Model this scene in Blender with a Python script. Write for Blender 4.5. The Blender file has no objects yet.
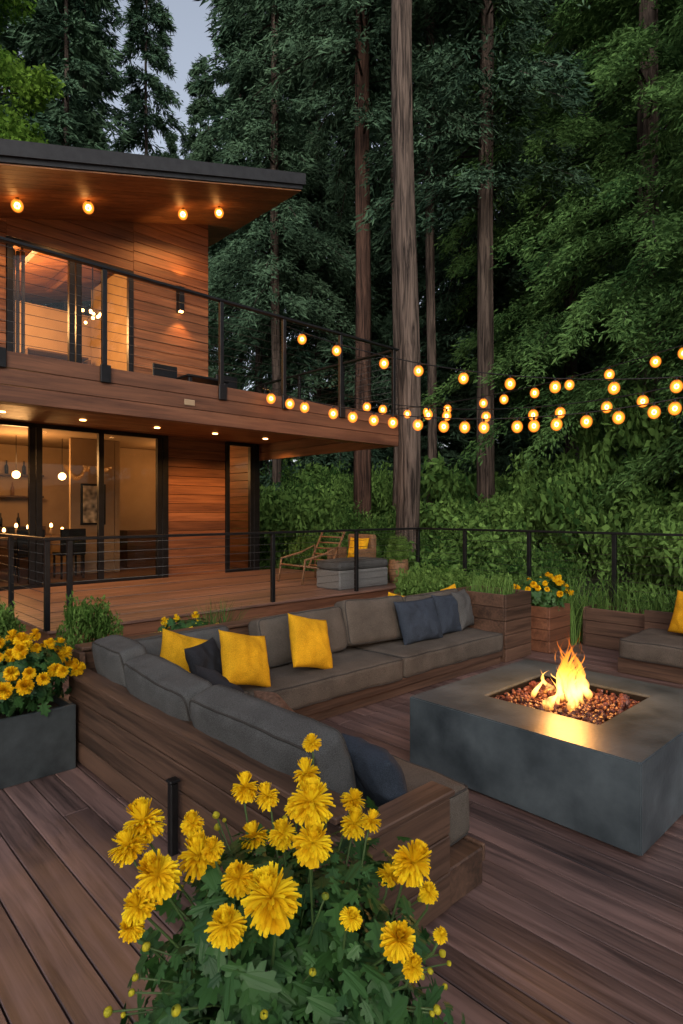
import bpy, bmesh, math, random
import numpy as np
from mathutils import Vector, Matrix, Euler, noise
random.seed(7)
D = bpy.data
scene = bpy.context.scene
COL = scene.collection

# ------------------------------------------------------------------ helpers
def link(o, parent=None):
    COL.objects.link(o)
    if parent is not None:
        o.parent = parent
    return o

def root(name):
    e = D.objects.new(name, None)
    e.empty_display_size = 0.2
    COL.objects.link(e)
    return e

def pymesh(name, V, F, mats, idx=None, smooth=False):
    me = D.meshes.new(name)
    me.from_pydata(V if isinstance(V, list) else V.tolist(), [], F if isinstance(F, list) else F.tolist())
    for m in (mats if isinstance(mats, (list, tuple)) else [mats]):
        me.materials.append(m)
    if idx is not None:
        me.polygons.foreach_set('material_index', np.asarray(idx, dtype=np.int32))
    if smooth:
        me.polygons.foreach_set('use_smooth', np.ones(len(me.polygons), dtype=bool))
    me.update()
    return me

def obj(name, me, parent=None, loc=(0, 0, 0), rot=(0, 0, 0), scale=(1, 1, 1)):
    o = D.objects.new(name, me)
    o.location = loc; o.rotation_euler = rot; o.scale = scale
    return link(o, parent)

def boxes(name, lst, mat, parent=None, bevel=0.006, seg=1):
    """lst: (x0,x1,y0,y1,z0,z1)"""
    bm = bmesh.new()
    for (x0, x1, y0, y1, z0, z1) in lst:
        m = Matrix.Translation(((x0+x1)/2, (y0+y1)/2, (z0+z1)/2)) @ Matrix.Diagonal((abs(x1-x0), abs(y1-y0), abs(z1-z0), 1))
        bmesh.ops.create_cube(bm, size=1, matrix=m)
    if bevel > 0:
        bmesh.ops.bevel(bm, geom=bm.edges[:], offset=bevel, segments=seg, affect='EDGES', clamp_overlap=True)
    me = D.meshes.new(name)
    bm.to_mesh(me); bm.free()
    me.materials.append(mat)
    return obj(name, me, parent)

def tubes(name, paths, mat, parent=None, sides=6, smooth=True):
    V = []; F = []
    for pts, rad in paths:
        pts = [Vector(p) for p in pts]
        n = len(pts)
        base = len(V)
        prev = None
        for i, p in enumerate(pts):
            d = (pts[min(i+1, n-1)] - pts[max(i-1, 0)])
            if d.length < 1e-9: d = Vector((0, 0, 1))
            d.normalize()
            if prev is None:
                a = d.cross(Vector((0, 0, 1)))
                if a.length < 1e-3: a = d.cross(Vector((1, 0, 0)))
            else:
                a = prev - d * prev.dot(d)
                if a.length < 1e-4: a = d.cross(Vector((0.3, 1, 0.2)))
            a.normalize(); prev = a
            b = d.cross(a)
            r = rad[i] if isinstance(rad, (list, tuple)) else rad
            for k in range(sides):
                t = 2*math.pi*k/sides
                V.append(tuple(p + a*(r*math.cos(t)) + b*(r*math.sin(t))))
        for i in range(n-1):
            for k in range(sides):
                k2 = (k+1) % sides
                F.append([base+i*sides+k, base+i*sides+k2, base+(i+1)*sides+k2, base+(i+1)*sides+k])
        F.append([base+k for k in range(sides)][::-1])
        F.append([base+(n-1)*sides+k for k in range(sides)])
    return obj(name, pymesh(name, V, F, mat, smooth=smooth), parent)

# ------------------------------------------------------------------ materials
def newmat(name):
    m = D.materials.new(name); m.use_nodes = True
    nt = m.node_tree
    for n in list(nt.nodes): nt.nodes.remove(n)
    out = nt.nodes.new('ShaderNodeOutputMaterial')
    return m, nt, out

def N(nt, t, **kw):
    n = nt.nodes.new(t)
    for k, v in kw.items():
        if k in ('operation', 'blend_type', 'data_type', 'noise_dimensions', 'interpolation', 'feature', 'distance', 'wave_type', 'bands_direction'):
            setattr(n, k, v)
        else:
            n.inputs[k].default_value = v
    return n

def ramp(nt, src, stops):
    r = nt.nodes.new('ShaderNodeValToRGB')
    while len(r.color_ramp.elements) < len(stops): r.color_ramp.elements.new(0.5)
    for e, (p, c) in zip(r.color_ramp.elements, stops):
        e.position = p; e.color = (*c, 1) if len(c) == 3 else c
    nt.links.new(src, r.inputs['Fac'])
    return r

def wood(name, c1, c2, axis='X', rough=0.55, var=0.45, grain=28, bump=0.25, spec=0.4):
    m, nt, out = newmat(name)
    tc = nt.nodes.new('ShaderNodeTexCoord'); geo = nt.nodes.new('ShaderNodeNewGeometry')
    comb = nt.nodes.new('ShaderNodeCombineXYZ')
    mul = N(nt, 'ShaderNodeMath', operation='MULTIPLY'); mul.inputs[1].default_value = 37.0
    nt.links.new(geo.outputs['Random Per Island'], mul.inputs[0])
    for i in range(3): nt.links.new(mul.outputs[0], comb.inputs[i])
    add = N(nt, 'ShaderNodeVectorMath', operation='ADD')
    nt.links.new(tc.outputs['Object'], add.inputs[0]); nt.links.new(comb.outputs[0], add.inputs[1])
    mp = nt.nodes.new('ShaderNodeMapping')
    s = [grain, grain, grain]; s['XYZ'.index(axis)] = 1.3
    mp.inputs['Scale'].default_value = s
    nt.links.new(add.outputs[0], mp.inputs['Vector'])
    n1 = N(nt, 'ShaderNodeTexNoise', Scale=1.0, Detail=5.0, Roughness=0.65, Distortion=0.6)
    nt.links.new(mp.outputs[0], n1.inputs['Vector'])
    mp2 = nt.nodes.new('ShaderNodeMapping')
    s2 = [6, 6, 6]; s2['XYZ'.index(axis)] = 0.6
    mp2.inputs['Scale'].default_value = s2
    nt.links.new(add.outputs[0], mp2.inputs['Vector'])
    n2 = N(nt, 'ShaderNodeTexNoise', Scale=1.0, Detail=2.0)
    nt.links.new(mp2.outputs[0], n2.inputs['Vector'])
    mixf = N(nt, 'ShaderNodeMath', operation='MULTIPLY_ADD'); mixf.inputs[1].default_value = 0.6
    nt.links.new(n1.outputs['Fac'], mixf.inputs[0])
    m2 = N(nt, 'ShaderNodeMath', operation='MULTIPLY'); m2.inputs[1].default_value = 0.4
    nt.links.new(n2.outputs['Fac'], m2.inputs[0]); nt.links.new(m2.outputs[0], mixf.inputs[2])
    r = ramp(nt, mixf.outputs[0], [(0.37, c1), (0.63, c2)])
    vm = N(nt, 'ShaderNodeMath', operation='MULTIPLY_ADD'); vm.inputs[1].default_value = var; vm.inputs[2].default_value = 1 - var/2
    nt.links.new(geo.outputs['Random Per Island'], vm.inputs[0])
    mc = N(nt, 'ShaderNodeVectorMath', operation='SCALE')
    nt.links.new(r.outputs[0], mc.inputs[0]); nt.links.new(vm.outputs[0], mc.inputs['Scale'])
    b = nt.nodes.new('ShaderNodeBsdfPrincipled')
    nt.links.new(mc.outputs[0], b.inputs['Base Color'])
    rr = N(nt, 'ShaderNodeMath', operation='MULTIPLY_ADD'); rr.inputs[1].default_value = 0.25; rr.inputs[2].default_value = rough - 0.12
    nt.links.new(n1.outputs['Fac'], rr.inputs[0]); nt.links.new(rr.outputs[0], b.inputs['Roughness'])
    b.inputs['Specular IOR Level'].default_value = spec
    bp = N(nt, 'ShaderNodeBump', Strength=bump, Distance=0.004)
    nt.links.new(mixf.outputs[0], bp.inputs['Height']); nt.links.new(bp.outputs[0], b.inputs['Normal'])
    nt.links.new(b.outputs[0], out.inputs[0])
    return m

def plain(name, c1, c2=None, scale=8, rough=0.6, metal=0.0, bump=0.1, bscale=None, spec=0.5, detail=4):
    m, nt, out = newmat(name)
    c2 = c2 or tuple(x*0.7 for x in c1)
    tc = nt.nodes.new('ShaderNodeTexCoord')
    n1 = N(nt, 'ShaderNodeTexNoise', Scale=scale, Detail=float(detail), Roughness=0.6)
    nt.links.new(tc.outputs['Object'], n1.inputs['Vector'])
    r = ramp(nt, n1.outputs['Fac'], [(0.3, c2), (0.7, c1)])
    b = nt.nodes.new('ShaderNodeBsdfPrincipled')
    nt.links.new(r.outputs[0], b.inputs['Base Color'])
    b.inputs['Roughness'].default_value = rough; b.inputs['Metallic'].default_value = metal
    b.inputs['Specular IOR Level'].default_value = spec
    if bump > 0:
        n2 = N(nt, 'ShaderNodeTexNoise', Scale=bscale or scale*6, Detail=3.0)
        nt.links.new(tc.outputs['Object'], n2.inputs['Vector'])
        bp = N(nt, 'ShaderNodeBump', Strength=bump, Distance=0.01)
        nt.links.new(n2.outputs['Fac'], bp.inputs['Height']); nt.links.new(bp.outputs[0], b.inputs['Normal'])
    nt.links.new(b.outputs[0], out.inputs[0])
    return m

def emis(name, col, s, sample=True):
    m, nt, out = newmat(name)
    e = nt.nodes.new('ShaderNodeEmission'); e.inputs[0].default_value = (*col, 1); e.inputs[1].default_value = s
    nt.links.new(e.outputs[0], out.inputs[0])
    if not sample: m.cycles.emission_sampling = 'NONE'
    return m

def halomat(name, col, s):  # bulb halo painted as a glowing shell that fades toward its rim
    m, nt, out = newmat(name)
    e = nt.nodes.new('ShaderNodeEmission'); e.inputs[0].default_value = (*col, 1); e.inputs[1].default_value = s
    tr = nt.nodes.new('ShaderNodeBsdfTransparent')
    lw = N(nt, 'ShaderNodeLayerWeight', Blend=0.5)
    inv = N(nt, 'ShaderNodeMath', operation='SUBTRACT'); inv.inputs[0].default_value = 1.0
    nt.links.new(lw.outputs['Facing'], inv.inputs[1])
    pw = N(nt, 'ShaderNodeMath', operation='POWER'); pw.inputs[1].default_value = 2.6
    nt.links.new(inv.outputs[0], pw.inputs[0])
    mx = nt.nodes.new('ShaderNodeMixShader')
    nt.links.new(pw.outputs[0], mx.inputs[0]); nt.links.new(tr.outputs[0], mx.inputs[1]); nt.links.new(e.outputs[0], mx.inputs[2])
    nt.links.new(mx.outputs[0], out.inputs[0])
    m.cycles.emission_sampling = 'NONE'
    return m

def leafmat(name, c1, c2, transl=0.3, rough=0.6, nscale=0.6, spec=0.3):
    m, nt, out = newmat(name)
    geo = nt.nodes.new('ShaderNodeNewGeometry'); tc = nt.nodes.new('ShaderNodeTexCoord')
    oi = nt.nodes.new('ShaderNodeObjectInfo')
    n1 = N(nt, 'ShaderNodeTexNoise', Scale=nscale, Detail=1.0)
    nt.links.new(tc.outputs['Object'], n1.inputs['Vector'])
    a = N(nt, 'ShaderNodeMath', operation='MULTIPLY_ADD'); a.inputs[1].default_value = 0.5
    nt.links.new(geo.outputs['Random Per Island'], a.inputs[0])
    a2 = N(nt, 'ShaderNodeMath', operation='MULTIPLY_ADD'); a2.inputs[1].default_value = 1.2; a2.inputs[2].default_value = -0.4
    nt.links.new(n1.outputs['Fac'], a2.inputs[0]); nt.links.new(a2.outputs[0], a.inputs[2])
    a3 = N(nt, 'ShaderNodeMath', operation='MULTIPLY_ADD'); a3.inputs[1].default_value = 0.35
    nt.links.new(oi.outputs['Random'], a3.inputs[0]); nt.links.new(a.outputs[0], a3.inputs[2])
    r = ramp(nt, a3.outputs[0], [(0.2, c1), (1.0, c2)])
    if spec > 0:
        b = nt.nodes.new('ShaderNodeBsdfPrincipled'); b.inputs['Roughness'].default_value = rough
        b.inputs['Specular IOR Level'].default_value = spec
        nt.links.new(r.outputs[0], b.inputs['Base Color'])
    else:
        b = nt.nodes.new('ShaderNodeBsdfDiffuse'); nt.links.new(r.outputs[0], b.inputs['Color'])
    if transl > 0:
        t = nt.nodes.new('ShaderNodeBsdfTranslucent')
        nt.links.new(r.outputs[0], t.inputs['Color'])
        mx = N(nt, 'ShaderNodeMixShader'); mx.inputs[0].default_value = transl
        nt.links.new(b.outputs[0], mx.inputs[1]); nt.links.new(t.outputs[0], mx.inputs[2])
        nt.links.new(mx.outputs[0], out.inputs[0])
    else:
        nt.links.new(b.outputs[0], out.inputs[0])
    return m

def fabric(name, c, rough=0.9, scale=260):
    m, nt, out = newmat(name)
    tc = nt.nodes.new('ShaderNodeTexCoord')
    n1 = N(nt, 'ShaderNodeTexNoise', Scale=scale, Detail=2.0)
    n2 = N(nt, 'ShaderNodeTexNoise', Scale=5.0, Detail=3.0)
    for n in (n1, n2): nt.links.new(tc.outputs['Object'], n.inputs['Vector'])
    ad = N(nt, 'ShaderNodeMath', operation='MULTIPLY_ADD'); ad.inputs[1].default_value = 0.65
    nt.links.new(n1.outputs['Fac'], ad.inputs[0])
    m3 = N(nt, 'ShaderNodeMath', operation='MULTIPLY'); m3.inputs[1].default_value = 0.35
    nt.links.new(n2.outputs['Fac'], m3.inputs[0]); nt.links.new(m3.outputs[0], ad.inputs[2])
    r = ramp(nt, ad.outputs[0], [(0.34, tuple(x*0.5 for x in c)), (0.66, tuple(x*1.4 for x in c))])
    b = nt.nodes.new('ShaderNodeBsdfPrincipled'); b.inputs['Roughness'].default_value = rough
    b.inputs['Specular IOR Level'].default_value = 0.15
    nt.links.new(r.outputs[0], b.inputs['Base Color'])
    bp = N(nt, 'ShaderNodeBump', Strength=0.6, Distance=0.003)
    nt.links.new(n1.outputs['Fac'], bp.inputs['Height'])
    bp2 = N(nt, 'ShaderNodeBump', Strength=0.4, Distance=0.03)
    nt.links.new(n2.outputs['Fac'], bp2.inputs['Height']); nt.links.new(bp.outputs[0], bp2.inputs['Normal'])
    nt.links.new(bp2.outputs[0], b.inputs['Normal'])
    nt.links.new(b.outputs[0], out.inputs[0])
    return m

def glassmat(name):
    m, nt, out = newmat(name)
    tr = nt.nodes.new('ShaderNodeBsdfTransparent'); tr.inputs[0].default_value = (0.93, 0.92, 0.9, 1)
    gl = nt.nodes.new('ShaderNodeBsdfGlossy'); gl.inputs['Roughness'].default_value = 0.01
    lw = N(nt, 'ShaderNodeFresnel', IOR=1.5)
    mx = nt.nodes.new('ShaderNodeMixShader')
    nt.links.new(lw.outputs[0], mx.inputs[0]); nt.links.new(tr.outputs[0], mx.inputs[1]); nt.links.new(gl.outputs[0], mx.inputs[2])
    nt.links.new(mx.outputs[0], out.inputs[0])
    return m

M_deck = wood('composite_deck_wood', (0.036, 0.022, 0.021), (0.185, 0.113, 0.100), 'Y', rough=0.40, var=0.6, grain=30, bump=0.6, spec=0.55)
M_deckX = wood('composite_deck_wood_x', (0.07, 0.038, 0.03), (0.22, 0.125, 0.095), 'X', rough=0.42, var=0.4, grain=34, bump=0.5)
M_sofaY = wood('sofa_timber_y', (0.028, 0.016, 0.011), (0.12, 0.067, 0.045), 'Y', rough=0.5, var=0.4, grain=40)
M_sofaX = wood('sofa_timber_x', (0.028, 0.016, 0.011), (0.12, 0.067, 0.045), 'X', rough=0.5, var=0.4, grain=40)
M_clad = wood('cedar_cladding', (0.10, 0.034, 0.014), (0.29, 0.115, 0.048), 'X', rough=0.5, var=0.5, grain=26)
M_soffit = wood('cedar_soffit', (0.17, 0.065, 0.026), (0.36, 0.16, 0.065), 'X', rough=0.5, var=0.4, grain=22)
M_soffit_y = wood('cedar_cladding_side', (0.09, 0.036, 0.017), (0.24, 0.105, 0.05), 'Y', rough=0.5, var=0.5, grain=26)
M_fascia = wood('fascia_timber', (0.08, 0.032, 0.018), (0.2, 0.085, 0.045), 'X', rough=0.5, var=0.35, grain=22)
M_black = plain('black_metal', (0.018, 0.018, 0.02), (0.01, 0.01, 0.011), rough=0.4, metal=0.6, bump=0)
M_roof = plain('dark_roofing', (0.025, 0.026, 0.03), (0.012, 0.012, 0.015), rough=0.6, bump=0.1)
M_cable = plain('steel_cable', (0.10, 0.10, 0.10), (0.05, 0.05, 0.05), rough=0.4, metal=0.8, bump=0)
M_glass = glassmat('window_glass')
M_pit = plain('slate_concrete', (0.092, 0.113, 0.128), (0.022, 0.030, 0.037), scale=2.6, rough=0.38, bump=0.12, bscale=40, detail=10)
M_grey = fabric('grey_fabric', (0.070, 0.071, 0.072))
M_taupe = fabric('taupe_fabric', (0.085, 0.072, 0.061))
M_pipe = fabric('welt_cord', (0.045, 0.042, 0.040))
M_navy = fabric('slate_fabric', (0.030, 0.040, 0.058))
M_dark = fabric('charcoal_fabric', (0.022, 0.024, 0.03))
M_yel = fabric('yellow_fabric', (0.56, 0.29, 0.010))
def barkmat(name, c1, c2):
    m, nt, out = newmat(name)
    tc = nt.nodes.new('ShaderNodeTexCoord'); mp = nt.nodes.new('ShaderNodeMapping')
    mp.inputs['Scale'].default_value = (14, 14, 0.9)
    nt.links.new(tc.outputs['Object'], mp.inputs[0])
    n1 = N(nt, 'ShaderNodeTexNoise', Scale=1.0, Detail=6.0, Roughness=0.6, Distortion=0.8)
    nt.links.new(mp.outputs[0], n1.inputs['Vector'])
    r = ramp(nt, n1.outputs['Fac'], [(0.38, c1), (0.60, c2)])
    b = nt.nodes.new('ShaderNodeBsdfPrincipled'); b.inputs['Roughness'].default_value = 0.9
    b.inputs['Specular IOR Level'].default_value = 0.15
    nt.links.new(r.outputs[0], b.inputs['Base Color'])
    bp = N(nt, 'ShaderNodeBump', Strength=1.0, Distance=0.05)
    nt.links.new(n1.outputs['Fac'], bp.inputs['Height']); nt.links.new(bp.outputs[0], b.inputs['Normal'])
    nt.links.new(b.outputs[0], out.inputs[0])
    return m
M_bark = barkmat('conifer_bark', (0.022, 0.017, 0.015), (0.14, 0.105, 0.088))
M_barkm = barkmat('mid_bark', (0.02, 0.015, 0.013), (0.11, 0.082, 0.068))
M_barkd = barkmat('dark_bark', (0.014, 0.011, 0.010), (0.065, 0.05, 0.043))
M_bark2 = barkmat('redwood_bark', (0.02, 0.012, 0.01), (0.10, 0.055, 0.04))
M_needle_far = leafmat('needles_far', (0.020, 0.046, 0.032), (0.085, 0.15, 0.09), nscale=0.35, transl=0, spec=0)
M_needle_near = leafmat('needles_near', (0.03, 0.075, 0.026), (0.14, 0.26, 0.08), nscale=0.5, transl=0.25, spec=0)
M_leaf_bright = leafmat('leaves_bright', (0.05, 0.12, 0.018), (0.2, 0.34, 0.055), nscale=0.6, transl=0.4, spec=0)
M_shrub = leafmat('shrub_leaves', (0.02, 0.056, 0.015), (0.15, 0.27, 0.07), nscale=1.2, transl=0.15, spec=0)
M_mumleaf = leafmat('chrysanthemum_leaves', (0.010, 0.045, 0.014), (0.05, 0.135, 0.032), nscale=6, transl=0.2, rough=0.5, spec=0.35)
M_petal = leafmat('chrysanthemum_petals', (0.70, 0.35, 0.002), (0.95, 0.72, 0.02), nscale=14, transl=0.25, rough=0.6, spec=0.1)
M_stem = plain('plant_stem', (0.05, 0.1, 0.025), rough=0.6, bump=0)
M_soil = plain('soil', (0.035, 0.025, 0.018), rough=0.95, bump=0.5, scale=12)
M_ground = plain('forest_floor', (0.04, 0.045, 0.022), (0.015, 0.022, 0.010), scale=1.5, rough=0.95, bump=0.6)
M_room = plain('interior_wall', (0.38, 0.27, 0.17), (0.30, 0.21, 0.13), scale=2, rough=0.8, bump=0)
M_roomf = plain('interior_floor', (0.12, 0.07, 0.045), rough=0.4, bump=0)
M_core = emis('bulb_filament', (1.0, 0.48, 0.14), 120)
M_halo = halomat('bulb_halo_glow', (1.0, 0.25, 0.022), 3.4)  # orange glow around the lit cores, put into the shell's emission
M_lamp = emis('warm_lamp', (1.0, 0.5, 0.16), 14, sample=False)
M_lampsoft = emis('warm_lamp_soft', (1.0, 0.55, 0.2), 5, sample=False)
M_wicker = plain('wicker', (0.25, 0.13, 0.06), (0.1, 0.05, 0.025), scale=40, rough=0.7, bump=0.6)

# ------------------------------------------------------------------ camera, world, sun
ANG = math.radians(46.6)
Fx, Fy = math.cos(ANG), math.sin(ANG)
Rx, Ry = Fy, -Fx
cam = D.cameras.new('camera'); co = D.objects.new('camera', cam); COL.objects.link(co)
co.location = (0, 0, 1.6)
co.rotation_euler = (math.radians(90), 0, ANG - math.radians(90))
cam.sensor_fit = 'VERTICAL'; cam.sensor_height = 36; cam.lens = 36*600/1024
cam.clip_start = 0.05; cam.clip_end = 600
scene.camera = co

w = D.worlds.new('World'); scene.world = w; w.use_nodes = True
nt = w.node_tree
bg = nt.nodes['Background']
sky = nt.nodes.new('ShaderNodeTexSky'); sky.sky_type = 'NISHITA'; sky.sun_disc = False
SUN_E = math.radians(26); SUN_R = math.radians(223)
sky.sun_elevation = SUN_E; sky.sun_rotation = SUN_R
sky.air_density = 1.0; sky.dust_density = 4.0; sky.ozone_density = 1.0
hs = nt.nodes.new('ShaderNodeHueSaturation'); hs.inputs['Saturation'].default_value = 0.5   # thin high cloud
nt.links.new(sky.outputs[0], hs.inputs['Color'])
nt.links.new(hs.outputs[0], bg.inputs[0]); bg.inputs[1].default_value = 0.24
sl = D.lights.new('sun', 'SUN'); so = D.objects.new('sun', sl); COL.objects.link(so)
sl.energy = 0.35; sl.angle = math.radians(30); sl.color = (1, 0.93, 0.84)
sd = Vector((math.sin(SUN_R)*math.cos(SUN_E), math.cos(SUN_R)*math.cos(SUN_E), math.sin(SUN_E)))
so.rotation_euler = sd.to_track_quat('Z', 'Y').to_euler(); so.location = (0, 0, 30)
scene.view_settings.view_transform = 'Standard'; scene.view_settings.look = 'None'; scene.view_settings.exposure = 0

def spot(name, loc, e, size=110, parent=None, col=(1, 0.47, 0.14), blend=0.6, r=0.03, target=None):
    l = D.lights.new(name, 'SPOT'); l.energy = e; l.spot_size = math.radians(size); l.spot_blend = blend
    l.color = col; l.shadow_soft_size = r
    o = D.objects.new(name, l); o.location = loc; link(o, parent)
    if target is not None:
        o.rotation_euler = (Vector(loc)-Vector(target)).to_track_quat('Z', 'Y').to_euler()
    return o
def point(name, loc, e, r=0.1, parent=None, col=(1, 0.5, 0.17)):
    l = D.lights.new(name, 'POINT'); l.energy = e; l.color = col; l.shadow_soft_size = r
    o = D.objects.new(name, l); o.location = loc; return link(o, parent)

# ------------------------------------------------------------------ ground
def hgt(x, y):
    q = max(0.0, x-10.0, y-18.0)
    q = min(q, 30)
    return -0.45 + 0.24*q + 0.35*(noise.noise(Vector((x*0.15, y*0.15, 0)))+0.2)*min(1, q/3)
xs = np.concatenate([np.linspace(-200, -20, 12), np.linspace(-15, 60, 76), np.linspace(70, 220, 12)])
V = [(float(x), float(y), hgt(x, y)) for x in xs for y in xs]
k = len(xs)
F = [[i*k+j, (i+1)*k+j, (i+1)*k+j+1, i*k+j+1] for i in range(k-1) for j in range(k-1)]
obj('ground', pymesh('ground', V, F, M_ground, smooth=True))

# ------------------------------------------------------------------ deck
rng = random.Random(3)
L = []
x = -5.0; wdt = 0.142
while x < 7.9:
    e = rng.choice([1.0, 2.4, 3.6])
    cuts = [-5.0, -5.0+e+1.0]
    while cuts[-1] < 6.3: cuts.append(cuts[-1] + 4.9)
    cuts[-1] = 6.3
    for a, b in zip(cuts[:-1], cuts[1:]):
        if b - a > 0.05:
            L.append((x, x+wdt-0.006, a+0.0015, b-0.0015, -0.03, 0.0))
    x += wdt
deck = root('timber_deck')
boxes('boards', L, M_deck, deck, bevel=0.003)
boxes('dark_sub_surface', [(-5, 7.9, -5, 6.3, -0.3, -0.05)], M_black, deck, bevel=0)  # one solid dark sheet under the boards, stands in for shade in the gaps
PX0, PX1, PY0, PY1, PZ = 2.0, 7.9, 6.4, 10.2, 0.40
plat = root('raised_deck_platform')
L = []
y = PY0
while y < PY1-0.02:
    L.append((PX0, PX1, y, min(y+0.136, PY1), PZ-0.03, PZ)); y += 0.142
boxes('boards', L, M_deckX, plat, bevel=0.003)
boxes('fascia', [(PX0+0.02, PX1-0.02, PY0+0.03, PY0+0.06, z, z+0.118) for z in (0.005, 0.125, 0.245)], M_fascia, plat, bevel=0.004)
boxes('fascia_side', [(PX0+0.03, PX0+0.06, PY0+0.07, PY1, z, z+0.118) for z in (0.005, 0.125, 0.245)], M_fascia, plat, bevel=0.004)
boxes('core', [(PX0+0.1, PX1-0.1, PY0+0.1, PY1, -0.4, PZ-0.04)], M_black, plat, bevel=0)
boxes('step', [(PX0+0.6, PX1, PY0-0.36, PY0+0.02, 0.17, 0.2)], M_deckX, plat, bevel=0.004)
boxes('step_riser', [(PX0+0.62, PX1, PY0-0.33, PY0-0.30, 0.004, 0.168)], M_fascia, plat, bevel=0.004)

def railing(name, p0, p1, zb, zt, posts, ncab=9, post=0.05, drop=0.0):
    r = root(name)
    p0 = Vector(p0); p1 = Vector(p1)
    d = (p1-p0); ln = d.length; u = d/ln
    alongx = abs(u.x) > abs(u.y)
    h = post/2
    L = []
    for t in posts:
        c = p0 + u*t
        L.append((c.x-h, c.x+h, c.y-h, c.y+h, zb-drop, zt-0.002))
    boxes('posts', L, M_black, r, bevel=0.003)
    if alongx:
        boxes('top_rail', [(min(p0.x, p1.x)-0.03, max(p0.x, p1.x)+0.03, p0.y-0.035, p0.y+0.035, zt, zt+0.03)], M_black, r, bevel=0.004)
    else:
        boxes('top_rail', [(p0.x-0.035, p0.x+0.035, min(p0.y, p1.y)-0.03, max(p0.y, p1.y)+0.03, zt, zt+0.03)], M_black, r, bevel=0.004)
    P = []
    for i in range(ncab):
        z = zb+0.08 + (zt-zb-0.12)*i/(ncab-1)
        P.append(([(p0.x, p0.y, z), (p1.x, p1.y, z)], 0.003))
    tubes('cables', P, M_cable, r, sides=5)
    return r
RZ = 1.31
railing('cable_railing', (2.0, 6.44, 0), (7.9, 6.44, 0), PZ, RZ, [0.0, 0.22, 2.83, 4.4, 5.86])
railing('cable_railing', (2.0, 6.5, 0), (2.0, 10.1, 0), PZ, RZ, [1.2, 2.4, 3.5])
railing('cable_railing', (7.86, 6.4, 0), (7.86, -4.5, 0), 0.3, RZ, [0.9, 2.0, 3.2, 4.5, 5.8, 7.1, 8.4, 9.7])

# ------------------------------------------------------------------ house
house = root('timber_house')
FYY = 10.2
def soff(x): return 5.325 + 0.3*x
def clad(name, x0, x1, z0, z1, y=FYY, bh=0.17, parent=house, slope=False):
    L = []
    z = z0
    while z < z1-0.01:
        zt = min(z+bh-0.007, z1)
        xa = x0
        if slope: xa = max(x0, (z-5.325)/0.3-0.02)
        if xa < x1-0.05:
            L.append((xa, x1, y, y+0.035, z, zt))
        z += bh
    boxes(name, L, M_clad, parent, bevel=0.004)
def cladside(name, x, y0, y1, z0, z1, bh=0.17):
    L = []; z = z0
    while z < z1-0.01:
        L.append((x-0.035, x, y0, y1, z, min(z+bh-0.007, z1))); z += bh
    boxes(name, L, M_soffit_y, house, bevel=0.004)
LZ0, LZ1 = 0.4, 3.02
clad('lower_wall', 5.26, 6.48, LZ0, LZ1)
clad('lower_wall_left', -2.0, 1.3, LZ0, LZ1)
cladside('lower_side_wall', 7.3, FYY+0.3, 15.5, LZ0, LZ1)
cladside('lower_side_wall_left', -1.96, FYY, 15.5, LZ0, LZ1)
boxes('lower_backing', [(5.26, 6.48, FYY+0.045, FYY+0.15, LZ0, LZ1), (-2, 1.3, FYY+0.045, FYY+0.15, LZ0, LZ1)], M_black, house, bevel=0)
boxes('lower_corner_posts', [(7.16, 7.3, FYY-0.02, FYY+0.14, LZ0, LZ1), (5.14, 5.255, FYY-0.03, FYY+0.1, LZ0, LZ1)], M_black, house)
def frame(name, x0, x1, z0, z1, verts, y=FYY):
    L = [(x0, x1, y-0.02, y+0.06, z1-0.07, z1), (x0, x1, y-0.02, y+0.06, z0, z0+0.06)]
    for v in verts:
        L.append((v-0.045, v+0.045, y-0.025, y+0.065, z0+0.061, z1-0.071))
    boxes(name, L, M_black, house, bevel=0.004)
    V = [(x0, y+0.02, z0+0.05), (x1, y+0.02, z0+0.05), (x1, y+0.02, z1-0.05), (x0, y+0.02, z1-0.05)]
    obj(name+'_glass', pymesh('glass', V, [[0, 1, 2, 3]], M_glass), house)
frame('sliding_doors', 1.3, 5.14, LZ0, LZ1-0.02, [1.35, 2.1, 2.95, 3.05, 4.03, 5.09])
frame('corner_window', 6.49, 7.155, LZ0, LZ1-0.02, [6.53, 7.11])
UZ0 = 3.15
clad('upper_wall', -2.0, 2.58, UZ0, 7.3, slope=True)
clad('upper_wall_right', 4.6, 6.1, UZ0, 7.2, slope=True)
clad('upper_wall_head', 2.58, 4.6, 5.84, 7.3, slope=True)
cladside('upper_side_wall', 6.1, FYY+0.03, 14.5, UZ0, 7.13)
bk = []
for i in range(41):
    xa = -2 + i*0.2
    if 2.55 < xa < 4.55: bk.append((xa, xa+0.2, FYY+0.045, FYY+0.12, 5.84, soff(xa)+0.05))
    else: bk.append((xa, xa+0.2, FYY+0.045, FYY+0.12, UZ0, soff(xa)+0.05))
boxes('upper_backing', bk[:40], M_black, house, bevel=0)
frame('upper_doors', 2.58, 4.6, UZ0, 5.83, [2.63, 3.55, 3.66, 4.55])
def slab(name, x0, x1, y0, y1, zoff, th, mat):
    V = []
    for (x, y) in ((x0, y0), (x1, y0), (x1, y1), (x0, y1)):
        V.append((x, y, soff(x)+zoff)); V.append((x, y, soff(x)+zoff+th))
    F = [[0, 2, 4, 6][::-1], [1, 3, 5, 7], [0, 2, 3, 1], [2, 4, 5, 3], [4, 6, 7, 5], [6, 0, 1, 7]]
    return obj(name, pymesh(name, V, F, mat), house)
slab('roof', -3.0, 6.94, 8.36, 16.0, 0.03, 0.24, M_roof)
slab('roof_drip_edge', -3.05, 6.98, 8.32, 8.358, 0.1, 0.2, M_roof)
V = []; F = []
y = 8.38
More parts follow.
